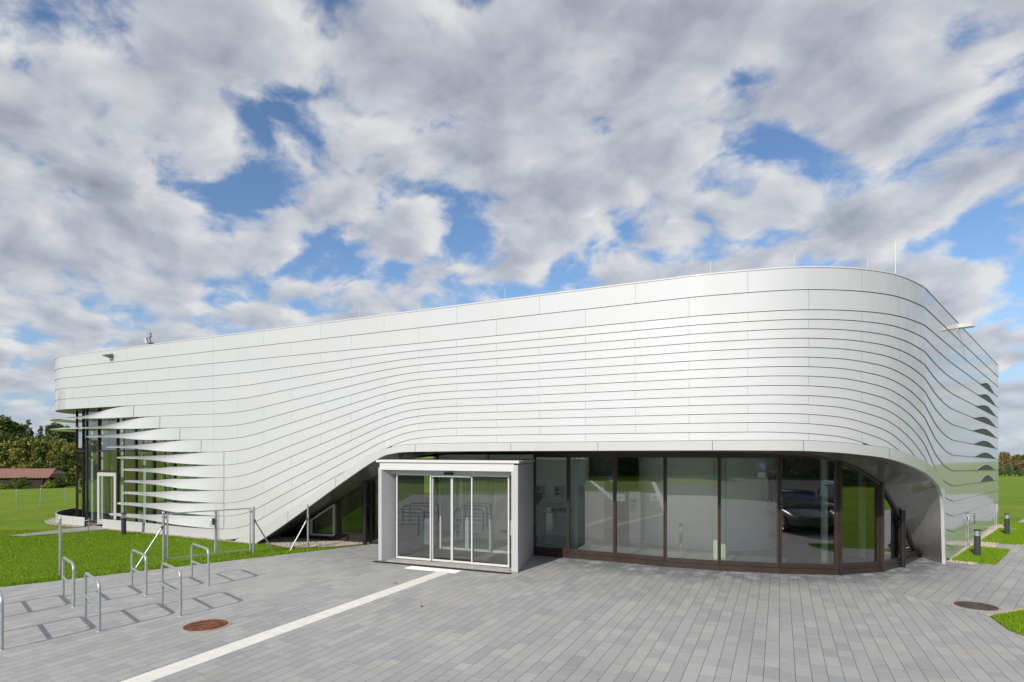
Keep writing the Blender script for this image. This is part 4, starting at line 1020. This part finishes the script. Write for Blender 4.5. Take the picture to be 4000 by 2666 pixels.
# posters on a wall panel facing the glass
pw = Vector((1.15, 19.6, 0)); 
pm = MB(); pm.box((.9, 20.45, 1.46), (3.4, .08, 2.89), R(-12)); pm.build('poster_wall', WHITEI, bld)
for x_, lab in ((.98, 'framed poster with a dark picture seen through the narrow pane'), (1.62, 'framed text poster beside the mullion of the narrow pane'), (2.25, 'framed plan poster seen through the second pane, right of the cream column')):
    yy = 20.45 - .2126 * (x_ - .9); c = Vector((x_, yy, 1.55)) + Vector((math.sin(R(-12)), -math.cos(R(-12)), 0)) * .055
    framed('framed_poster', c, .46, .42, R(-12), lab, 'framed posters on the foyer wall')
# card stand
x, y = gp(2660, 2158); e = empty('ticket_post', (x, y, .013)); tag(e, 'low grey post with two paper slots behind the wide pane with the grey floor reflection', 'ticket post')
m = MB(); m.box((x, y, .42), (.11, .11, .82), R(-15)); m.build('post', mat('post_grey', (.12, .12, .12), rough=.5), e); m = MB(); m.box((x - .02, y - .06, .66), (.07, .01, .14), R(-15)); m.box((x - .02, y - .06, .2), (.07, .01, .12), R(-15)); m.build('slot_plate', STEEL, e)
# red benches and dark panels on the curved wall
def onwall(a, r_): return (6.3 + r_ * math.cos(a), 19.5 + r_ * math.sin(a))
e = empty('wall_shelf', (*onwall(R(318), 2.3), .4)); tag(e, 'pair of red wall shelves on the curved white wall', 'shelf')
for zz in (.38, .98):
    m = MB(); P = [onwall(a, 2.17) for a in np.linspace(R(306), R(332), 8)] + [onwall(a, 2.55) for a in np.linspace(R(332), R(306), 8)]; m.prism(P, zz, zz + .12); m.build('shelf_board', RED, e)
e = empty('wall_phones', (*onwall(R(318), 2.3), 1.1)); tag(e, 'row of white listening phones with cords above the red shelves', 'phones')
for a in np.linspace(R(304), R(334), 5):
    x, y = onwall(a, 2.22); m = MB(); m.box((x, y, 1.36), (.07, .07, .20), a); m.build('handset', PLAIN, e, bevel=.01); m = MB(); m.tube([(x, y, 1.27), (x + .02, y - .04, 1.1), (x + .05, y - .02, 1.0), (x + .03, y, 1.2)], .006, 6); m.build('cord', PLAIN, e)
for i, a in enumerate(np.linspace(R(308), R(342), 5)):
    x, y = onwall(a, 2.185); m = MB(); m.box((x, y, 1.75), (.03, .20, .75), a); tag(single(m.build('wall_panel', mat('panel_dark', (.035, .035, .03), rough=.4)), (x, y, 1.4)), 'tall dark panel on the curved white foyer wall, one of an even row', 'wall panel', 'dark panels on the curved wall')


# ------------------------------------------------------------------ surroundings behind the viewer (seen mirrored in the glass)
sheet('parking_lot', [(5, -7), (60, -7), (60, -38), (-8, -38), (-2, -12)], -.006, ASPH)
sheet('asphalt_path', [(-7, -6.2), (-4, -9.5), (-30, -33), (-36, -33)], -.004, ASPH)
sheet('paved_walk', [(-9, .5), (-5.5, -3.5), (-30, -26), (-34, -22.5)], -.002, PAVE)

# ------------------------------------------------------------------ trees
BARK = mat('bark', (.06, .045, .035), rough=.9, var=.3)
def leafmat(name, cols, isl=.35):
    m = bpy.data.materials.new(name); m.use_nodes = True; t = NT(m.node_tree); b = m.node_tree.nodes['Principled BSDF']
    g = t.n('ShaderNodeNewGeometry'); oi = t.n('ShaderNodeObjectInfo'); co = t.n('ShaderNodeTexCoord').outputs['Object']
    n1 = t.noise(t.vm('ADD', co, t.xyz(t.m('MULTIPLY', oi.outputs['Random'], 50.), 0., 0.)), .45, 3, .6)
    c = t.ramp(n1, [(p, q) for p, q in zip(np.linspace(.3, .7, len(cols)), cols)])
    c = t.vm('SCALE', c, scale=t.m('MULTIPLY_ADD', g.outputs['Random Per Island'], isl * 3.4, 1.65 - isl * 1.7))
    t.put(b.inputs['Base Color'], c); b.inputs['Roughness'].default_value = .7; b.inputs['Specular IOR Level'].default_value = .2
    return m
LM = {'oak': leafmat('oak_leaves', [(.035, .06, .015), (.06, .085, .02), (.09, .10, .025)]), 'autumn': leafmat('autumn_leaves', [(.20, .085, .02), (.12, .115, .025), (.08, .105, .025), (.06, .09, .02)]),
      'olive': leafmat('olive_leaves', [(.06, .09, .02), (.12, .125, .025), (.16, .14, .03)]), 'yellow': leafmat('yellow_leaves', [(.22, .20, .02), (.15, .17, .02), (.08, .12, .02)]),
      'fir': leafmat('fir_needles', [(.02, .035, .02), (.035, .05, .025)]), 'brown': leafmat('brown_leaves', [(.15, .09, .05), (.12, .09, .04), (.07, .085, .03)]), 'dark': leafmat('dark_leaves', [(.04, .07, .025), (.08, .11, .04)])}
def crown_mesh(name, mt, centres, n_, lsz):
    """leaf sized quads gathered in clumps; centres = [(x,y,z,rx,rz)]"""
    C = np.array(centres); wts = C[:, 3] * C[:, 4] ** .5; idx = RNG.choice(len(C), n_, p=wts / wts.sum())
    dirs = RNG.normal(size=(n_, 3)); dirs /= np.linalg.norm(dirs, axis=1)[:, None]; rr_ = RNG.uniform(.35, 1.08, n_) ** .6
    P = C[idx, :3] + dirs * rr_[:, None] * np.stack([C[idx, 3], C[idx, 3], C[idx, 4]], 1)
    a = RNG.normal(size=(n_, 3)); a /= np.linalg.norm(a, axis=1)[:, None]; b = np.cross(a, RNG.normal(size=(n_, 3))); b /= np.linalg.norm(b, axis=1)[:, None]
    s_ = (lsz * RNG.uniform(.5, 1.3, n_))[:, None]; V = np.stack([P - a * s_, P - b * s_ * .6, P + a * s_, P + b * s_ * .6], 1).reshape(-1, 3)
    me = bpy.data.meshes.new(name); F = np.arange(n_ * 4).reshape(-1, 4)
    me.vertices.add(len(V)); me.vertices.foreach_set('co', V.ravel().astype(np.float32)); me.loops.add(n_ * 4); me.loops.foreach_set('vertex_index', F.ravel().astype(np.int32))
    me.polygons.add(n_); me.polygons.foreach_set('loop_start', np.arange(0, n_ * 4, 4, dtype=np.int32)); me.update(); me.materials.append(mt); return me
def tree_proto(kind, H, Wd, n_, lsz):
    e = empty(kind[0], (0, 0, 0)); cs = []
    if kind[1] == 'fir':
        for i in range(26):
            f = i / 25; z = H * (.06 + .93 * f); r = Wd * (1 - f) ** .8 + .18
            for k_ in range(max(3, int(9 * (1 - f)))):
                a = random.uniform(0, 2 * PI); cs.append((r * .62 * math.cos(a), r * .62 * math.sin(a), z - r * .18, max(.30, r * .45), .30 + .08 * r))
    else:
        nc = 44; cs += [(0, 0, H * .55, Wd * .5, H * .26), (0, 0, H * .75, Wd * .35, H * .16)]
        low = .12 if kind[2] == 'shrub' else .30
        for i in range(nc):
            z = H * random.uniform(low, .93); f = (z / H - low) / (1 - low); env = math.sin(min(1, f * 1.15 + .18) * PI) ** .6 if f < .9 else .4
            r = Wd * env * math.sqrt(random.random()) * .85; a = random.uniform(0, 2 * PI); q = random.uniform(.16, .30) * Wd
            cs.append((r * math.cos(a), r * math.sin(a), z, q * 1.15, q * .85))
    me = crown_mesh('crown', LM[kind[1]], cs, n_, lsz); c = bpy.data.objects.new('crown', me); COL.objects.link(c); c.parent = e
    m = MB(); m.tube([(0, 0, -.5), (0.05, 0, H * .25), (0, .1, H * .55), (.05, 0, H * (.97 if kind[1] == 'fir' else .8))], [H * .022, H * .017, H * .011, H * .004], 8)
    if kind[1] != 'fir':
        for (x, y, z, q, _) in cs[2:14]: m.tube([(0, 0, max(H * .18, z * .45)), (x * .5, y * .5, z * .72), (x, y, z)], [H * .010, H * .006, H * .002], 5)
    m.build('trunk', BARK, e); return e
TG = 'trees at the edge of the fields'
def place(proto, used, x, y, scale, label, zoff=0., group=TG, cat='tree'):
    o = proto if not used[0] else copy_tree(proto)
    used[0] = True
    o.location = (x, y, terrain_z(x, y) + zoff); o.rotation_euler = (0, 0, random.uniform(0, 6.28)); o.scale = (scale * random.uniform(.9, 1.1), scale * random.uniform(.9, 1.1), scale); tag(o, label, cat, group); return o
protos = {}
for key, kind, H_, W_, n_, l_ in (('oak', ('broad_tree', 'oak', 'tree'), 13, 5.2, 9000, .26), ('oakb', ('broad_tree', 'oak', 'tree'), 12, 4.6, 9000, .26), ('fir', ('fir_tree', 'fir', ''), 13, 2.9, 6000, .22), ('aut', ('autumn_tree', 'autumn', 'shrub'), 8, 3.6, 7000, .22),
        ('oli', ('olive_tree', 'olive', 'shrub'), 8, 4.0, 8000, .22), ('yel', ('yellow_bush', 'yellow', 'shrub'), 3.2, 2.0, 3000, .15), ('bru', ('brown_tree', 'brown', 'shrub'), 8.5, 4.2, 6000, .30), ('drk', ('dark_tree', 'dark', 'shrub'), 11, 5.2, 6000, .34), ('hdg', ('green_bush', 'oak', 'shrub'), 4, 3.4, 4000, .22)):
    protos[key] = (tree_proto(kind, H_, W_, n_, l_), [False])
def T(key, px_, Y, top, label, H0, **kw):
    """stand a tree in direction px_ at distance Y so that its top reaches picture height top"""
    X = (px_ - 2000) / 2350 * Y; zt = EYE + (1762 - top) / 2350 * Y; hh = zt - terrain_z(X, Y); return place(*protos[key], X, Y, hh / H0, label, **kw)
back_ = [('oak', 10, 122, 1618, 'tall broad dark green tree at the left edge of the view', 13), ('oakb', 62, 126, 1655, 'broad dark tree between the left edge tree and the pointed fir', 12), ('fir', 110, 120, 1643, 'pointed dark fir tree standing above the orange tree', 13),
        ('fir', 158, 124, 1668, 'broader fir tree nearer the glazed round end', 13), ('oakb', 215, 118, 1655, 'loose light branched tree whose top shows just beside the round end', 12), ('oak', 262, 121, 1660, 'dark tree partly hidden by the round end', 13),
        ('oak', -70, 121, 1640, 'broad tree just out of view beyond the left edge', 13), ('oakb', 330, 122, 1665, 'dark tree seen through the glazed round end', 12), ('oak', 420, 124, 1670, 'dark tree seen through the hall glass behind the door', 13), ('oakb', 520, 122, 1660, 'dark tree behind the glazed hall', 12), ('oak', 640, 124, 1650, 'dark tree farthest right behind the glazed hall', 13)]
mid_ = [('aut', 108, 108, 1705, 'orange leaved autumn tree in front of the firs', 8), ('oli', 35, 106, 1722, 'olive green tree above the barn roof at the left edge', 8), ('oli', 168, 107, 1718, 'yellowish olive tree right of the orange tree', 8), ('aut', 150, 104, 1745, 'smaller brownish autumn tree between the olive trees', 8),
        ('oli', 225, 106, 1715, 'olive tree next to the glazed round end', 8), ('oli', 75, 104, 1750, 'low olive tree directly above the barn roof', 8), ('oli', 275, 105, 1730, 'olive tree behind the edge of the round end', 8), ('oakb', 245, 103, 1765, 'dense green tree low beside the round end, right of the barn', 12),
        ('oli', -30, 105, 1730, 'olive tree out of view left of the barn', 8), ('aut', 360, 105, 1720, 'autumn tree seen through the round end glass', 8), ('oli', 460, 105, 1735, 'olive tree seen through the hall glass', 8), ('oli', 580, 105, 1730, 'olive tree behind the louvred hall', 8)]
for a in back_ + mid_: T(*a)
for px_, Y, top, key, lab, H0 in ((90, 84, 1866, 'hdg', 'wide green bush in front of the barn wall', 4), (55, 85, 1875, 'hdg', 'bush overlapping the wide bush in front of the barn', 4), (5, 84, 1886, 'yel', 'yellow bush at the left edge in front of the barn', 3.2), (190, 84, 1874, 'yel', 'yellow green bush at the right end of the barn', 3.2), (222, 88, 1868, 'hdg', 'dark bush just past the right end of the barn', 4),
        (262, 90, 1850, 'hdg', 'bush at the foot of the round end glass far away', 4), (310, 92, 1850, 'hdg', 'bush seen low through the round end glass', 4)):
    T(key, px_, Y, top, lab, H0, cat='bush', group='bushes round the barn')
for i, (px_, Y, top, key, lab, H0) in enumerate(((3880, 220, 1774, 'bru', 'brown tinged tree right beside the far wall corner', 8.5), (3925, 222, 1768, 'bru', 'taller brown tree on the right skyline', 8.5), (3965, 221, 1778, 'bru', 'brown tree in the middle of the right skyline', 8.5), (4005, 222, 1776, 'bru', 'brown tree at the right edge of the view', 8.5),
        (3900, 214, 1815, 'drk', 'dark green tree low at the right skyline by the wall', 11), (3940, 215, 1812, 'drk', 'dark green tree low in the middle of the right skyline', 11), (3985, 214, 1822, 'drk', 'dark green tree low at the right edge of the view', 11), (4050, 218, 1780, 'bru', 'brown tree beyond the right edge of the view', 8.5), (3845, 221, 1778, 'bru', 'brown tree hidden behind the far wall corner', 8.5))):
    T(key, px_, Y, top, lab, H0)
# ring of trees behind the viewer, mirrored in the foyer glass
k_ = 0
for r0, da in ((47, 0), (56, 2.2)):
    for a in np.arange(186, 356, 4.6):
        r_ = r0 + random.uniform(-2, 2); key = ('drk', 'drk', 'oli', 'drk', 'bru')[k_ % 5]; k_ += 1
        place(*protos[key], r_ * math.cos(R(a + da)), r_ * math.sin(R(a + da)), random.uniform(.75, 1.0) * (1.4 if key != 'drk' else 1), 'broad tree of the wood behind the viewer, seen only mirrored in the glass', zoff=-.8, group='wood behind the viewer')
for x, y, sc_ in ((-52.5, 46, .9), (-51, 27, 1.0), (-52, 33.5, .7)):
    place(*protos['aut'], x, y, sc_, 'orange autumn tree beside the lawn, mirrored in the round end glass', group='autumn trees mirrored in the hall glass')

CGL = mat('dark_window_glass', (.015, .02, .022), rough=.05, spec=.8)
# ------------------------------------------------------------------ barn
Yb = 90.; xb0, xb1 = at(-260, 0, Yb)[0], at(226, 0, Yb)[0]; zr_, ze_ = at(0, 1831, Yb)[2], at(0, 1865, Yb - 2.2)[2]; zg = terrain_z(-72, 90) - .3
barn = empty('barn', ((xb0 + xb1) / 2, Yb, zg)); tag(barn, 'low dark wooden barn with a reddish tiled roof beyond the left lawn', 'barn')
TILE = bpy.data.materials.new('roof_tiles'); TILE.use_nodes = True; t = NT(TILE.node_tree); b = TILE.node_tree.nodes['Principled BSDF']
wv = t.n('ShaderNodeTexWave', wave_type='BANDS', bands_direction='X'); t.put(wv.inputs['Vector'], t.n('ShaderNodeTexCoord').outputs['Object']); wv.inputs['Scale'].default_value = .62; wv.inputs['Distortion'].default_value = .3
t.put(b.inputs['Base Color'], t.mix(wv.outputs[1], (.12, .06, .045, 1), (.34, .18, .14, 1))); b.inputs['Roughness'].default_value = .9
m = MB(); ov = .5
A_ = [(xb0, Yb - 2.4, ze_), (xb1 + ov, Yb - 2.4, ze_), (xb1 - .3, Yb, zr_), (xb0, Yb, zr_)]; B_ = [(xb0, Yb + 2.4, ze_), (xb1 + ov, Yb + 2.4, ze_)]
m.add(A_ + B_, [(0, 1, 2, 3), (5, 4, 3, 2), (1, 5, 2)]); m.add([(x, y, z - .12) for x, y, z in A_[:2]] + A_[:2], [(0, 1, 3, 2)]); m.build('roof', TILE, barn)
m = MB(); m.box(((xb0 + xb1) / 2, Yb, (zg + ze_ - .05) / 2), (xb1 - xb0 - .4, 4, ze_ - .05 - zg)); m.build('wall', mat('dark_timber', (.035, .022, .018), rough=.9, var=.3), barn)
m = MB()
for i in range(6): m.box((xb1 - .6 - i * 3.4, Yb - 2.15, (zg + ze_) / 2), (.16, .16, ze_ - zg))
m.build('porch_posts', MATS['dark_timber'], barn)

# ------------------------------------------------------------------ brick house left of the view, mirrored in the round end glass
house = empty('brick_house', (-62, 37, -1)); tag(house, 'orange brown brick house with a red roof, mirrored in the glazed round end', 'house')
BRICK = bpy.data.materials.new('orange_brick'); BRICK.use_nodes = True; t = NT(BRICK.node_tree); bb = t.n('ShaderNodeTexBrick'); t.put(bb.inputs['Vector'], t.vm('MULTIPLY', t.n('ShaderNodeTexCoord').outputs['Object'], (1., 1., 1.)))
bb.inputs['Color1'].default_value = (.36, .12, .05, 1); bb.inputs['Color2'].default_value = (.24, .09, .045, 1); bb.inputs['Mortar'].default_value = (.25, .2, .16, 1); bb.inputs['Scale'].default_value = 3
BRICK.node_tree.links.new(bb.outputs[0], BRICK.node_tree.nodes['Principled BSDF'].inputs['Base Color'])
m = MB(); m.box((-62, 37, 2.6), (11, 22, 7.2)); hw_ = m.build('wall', BRICK, house)
m = MB(); m.add([(-68.2, 25.4, 6.1), (-55.8, 25.4, 6.1), (-62, 28.5, 10.2), (-68.2, 48.6, 6.1), (-55.8, 48.6, 6.1), (-62, 45.5, 10.2)], [(0, 1, 2), (3, 5, 4), (1, 4, 5, 2), (0, 2, 5, 3), (0, 3, 4, 1)]); m.build('roof', TILE, house)
for yy in (29.5, 34.5, 39.5, 44.5):
    for zz in (.9, 4.0):
        m = MB(); m.box((-56.48, yy, zz + .7), (.06, 1.4, 1.5)); fw_ = m.build('window', VFRAME, house); m = MB(); m.box((-56.44, yy, zz + .7), (.02, 1.2, 1.3)); m.build('pane', CGL, fw_)

# ------------------------------------------------------------------ cars, parked out of view to the right and mirrored in the foyer glass
CP = mat('car_black_paint', (.008, .009, .014), rough=.25, coat=1., coat_rough=.03); CG = mat('car_glass', (.012, .014, .016), rough=.05, spec=.8); TY_ = mat('tyre_rubber', (.015, .015, .015), rough=.85); TLR = mat('tail_light', (.5, .01, .01), rough=.15, coat=1)
def make_car(x, y, rz_, suv, label):
    e = empty('parked_car', (x, y, 0), rz_); tag(e, label, 'car', 'dark cars parked right of the plaza')
    Mx = Matrix.Translation((x, y, 0)) @ Matrix.Rotation(rz_, 4, 'Z')
    hR = 1.68 if suv else 1.40; L = 4.7
    def loft(st, name, mt, parent=None, cap=True):
        m = MB(); rows = []
        for (lx_, prof) in st: rows.append([Mx @ Vector((lx_, p, q)) for p, q in prof] + [Mx @ Vector((lx_, -p, q)) for p, q in prof[::-1]])
        m.grid([list(r) for r in rows], True)
        if cap: m.add(rows[0], [tuple(range(len(rows[0])))[::-1]]); m.add(rows[-1], [tuple(range(len(rows[-1])))])
        return m.build(name, mt, parent or e)
    def sec(w_, zb, zt): return [(w_ * .80, zb), (w_ * .98, zb + .12), (w_, (zb + zt) / 2), (w_ * .97, zt - .10), (w_ * .86, zt), (0.001, zt + .03)]
    bl = 1.02 if suv else .90
    st = [(-L / 2, sec(.70, .42, .72 if not suv else .95)), (-L / 2 + .08, sec(.84, .30, bl - .06)), (-L / 2 + .6, sec(.92, .22, bl)), (-.9, sec(.93, .20, bl + .02)), (.4, sec(.93, .20, bl)), (1.0, sec(.93, .20, bl - .04)), (1.7, sec(.91, .22, bl - .14)), (2.15, sec(.84, .28, bl - .26)), (L / 2, sec(.66, .36, .62))]
    body = loft(st, 'body', CP)
    def gsec(w0, w1, z0, z1): return [(w0, z0), (w0 * .98, z0 + .1), (w1, z1 - .03), (w1 * .8, z1), (.001, z1 + .015)]
    rb = -L / 2 + (.25 if suv else .75)
    loft([(rb, gsec(.80, .72, bl - .05, bl + .02)), (rb + (.25 if suv else .55), gsec(.84, .66, bl - .02, hR - .06)), (-.5, gsec(.86, .68, bl - .02, hR - .02)), (.35, gsec(.86, .67, bl - .02, hR - .05)), (1.15, gsec(.84, .74, bl - .06, bl + .02))], 'windows', CG)
    loft([(rb + (.22 if suv else .6), [(.66, hR - .09), (.60, hR - .02), (.001, hR)]), (-.5, [(.68, hR - .04), (.6, hR + .01), (.001, hR + .03)]), (.32, [(.67, hR - .06), (.6, hR - .01), (.001, hR + .01)])], 'roof', CP)
    for wx in (-1.42, 1.42):
        for sy in (-1, 1):
            m = MB(); c = Vector((wx, sy * .80, .33)); n_ = 20
            ring = lambda r, yy: [Mx @ Vector((c.x + r * math.cos(2 * PI * i / n_), c.y + sy * yy, c.z + r * math.sin(2 * PI * i / n_))) for i in range(n_ + 1)]
            m.grid([ring(.2, .0), ring(.33, -.02), ring(.33, .13), ring(.22, .145)], True); w_ = m.build('wheel', TY_, e)
            m = MB(); m.grid([ring(.225, .13), ring(.20, .10)], True)
            for q in range(5):
                a = 2 * PI * q / 5; p0 = Vector((c.x, c.y + sy * .12, c.z)); p1 = p0 + Vector((math.cos(a) * .21, 0, math.sin(a) * .21)); m.bar(Mx @ p0, Mx @ p1, .05, .03)
            m.build('rim', STEEL, w_)
    for sy in (-1, 1):
        m = MB(); m.box(None, (.10, .32, .14), M=Mx @ Matrix.Translation((-L / 2 + .12, sy * .66, bl - .16))); m.build('tail_light', TLR, e, bevel=.02)
        m = MB(); m.box(None, (.12, .34, .11), M=Mx @ Matrix.Translation((L / 2 - .16, sy * .60, .62))); m.build('headlight', mat('headlight_glass', (.06, .06, .065), rough=.1, coat=1.), e, bevel=.02)
    if suv:
        for sy in (-1, 1): m = MB(); m.tube([Mx @ Vector((-1.7, sy * .66, hR + .02)), Mx @ Vector((-1.5, sy * .66, hR + .07)), Mx @ Vector((.2, sy * .66, hR + .07)), Mx @ Vector((.4, sy * .66, hR))], .018, 6); m.build('roof_rail', STEEL, e)
    return e
make_car(8.5, 5.0, R(80), False, 'low dark saloon car parked at the right, mirrored in the foyer glass')
make_car(10.4, 4.4, R(-98), True, 'tall black estate car with red tail light, mirrored behind the saloon')

# parking sign
e = empty('parking_sign', (2.6, -8.8, 0)); tag(e, 'blue square parking sign on a thin pole, mirrored in the foyer glass', 'sign')
m = MB(); m.tube([(2.6, -8.83, 0), (2.6, -8.83, 2.3)], .03, 8); m.build('pole', GALV, e)
m = MB(); m.box((2.6, -8.79, 1.95), (.6, .02, .6)); m.build('sign_plate', mat('sign_blue', (.01, .09, .40), rough=.4), e)
m = MB()
for c, sz in (((2.70, -8.776, 1.95), (.07, .004, .42)), ((2.60, -8.776, 2.13), (.15, .004, .07)), ((2.60, -8.776, 1.96), (.15, .004, .07)), ((2.51, -8.776, 2.045), (.06, .004, .13))): m.box(c, sz)
m.build('letter', mat('sign_white', (.8, .8, .8), rough=.5), e)
m = MB(); m.box((2.6, -8.79, 1.45), (.45, .02, .3)); m.build('sub_plate', MATS['sign_white'], e)
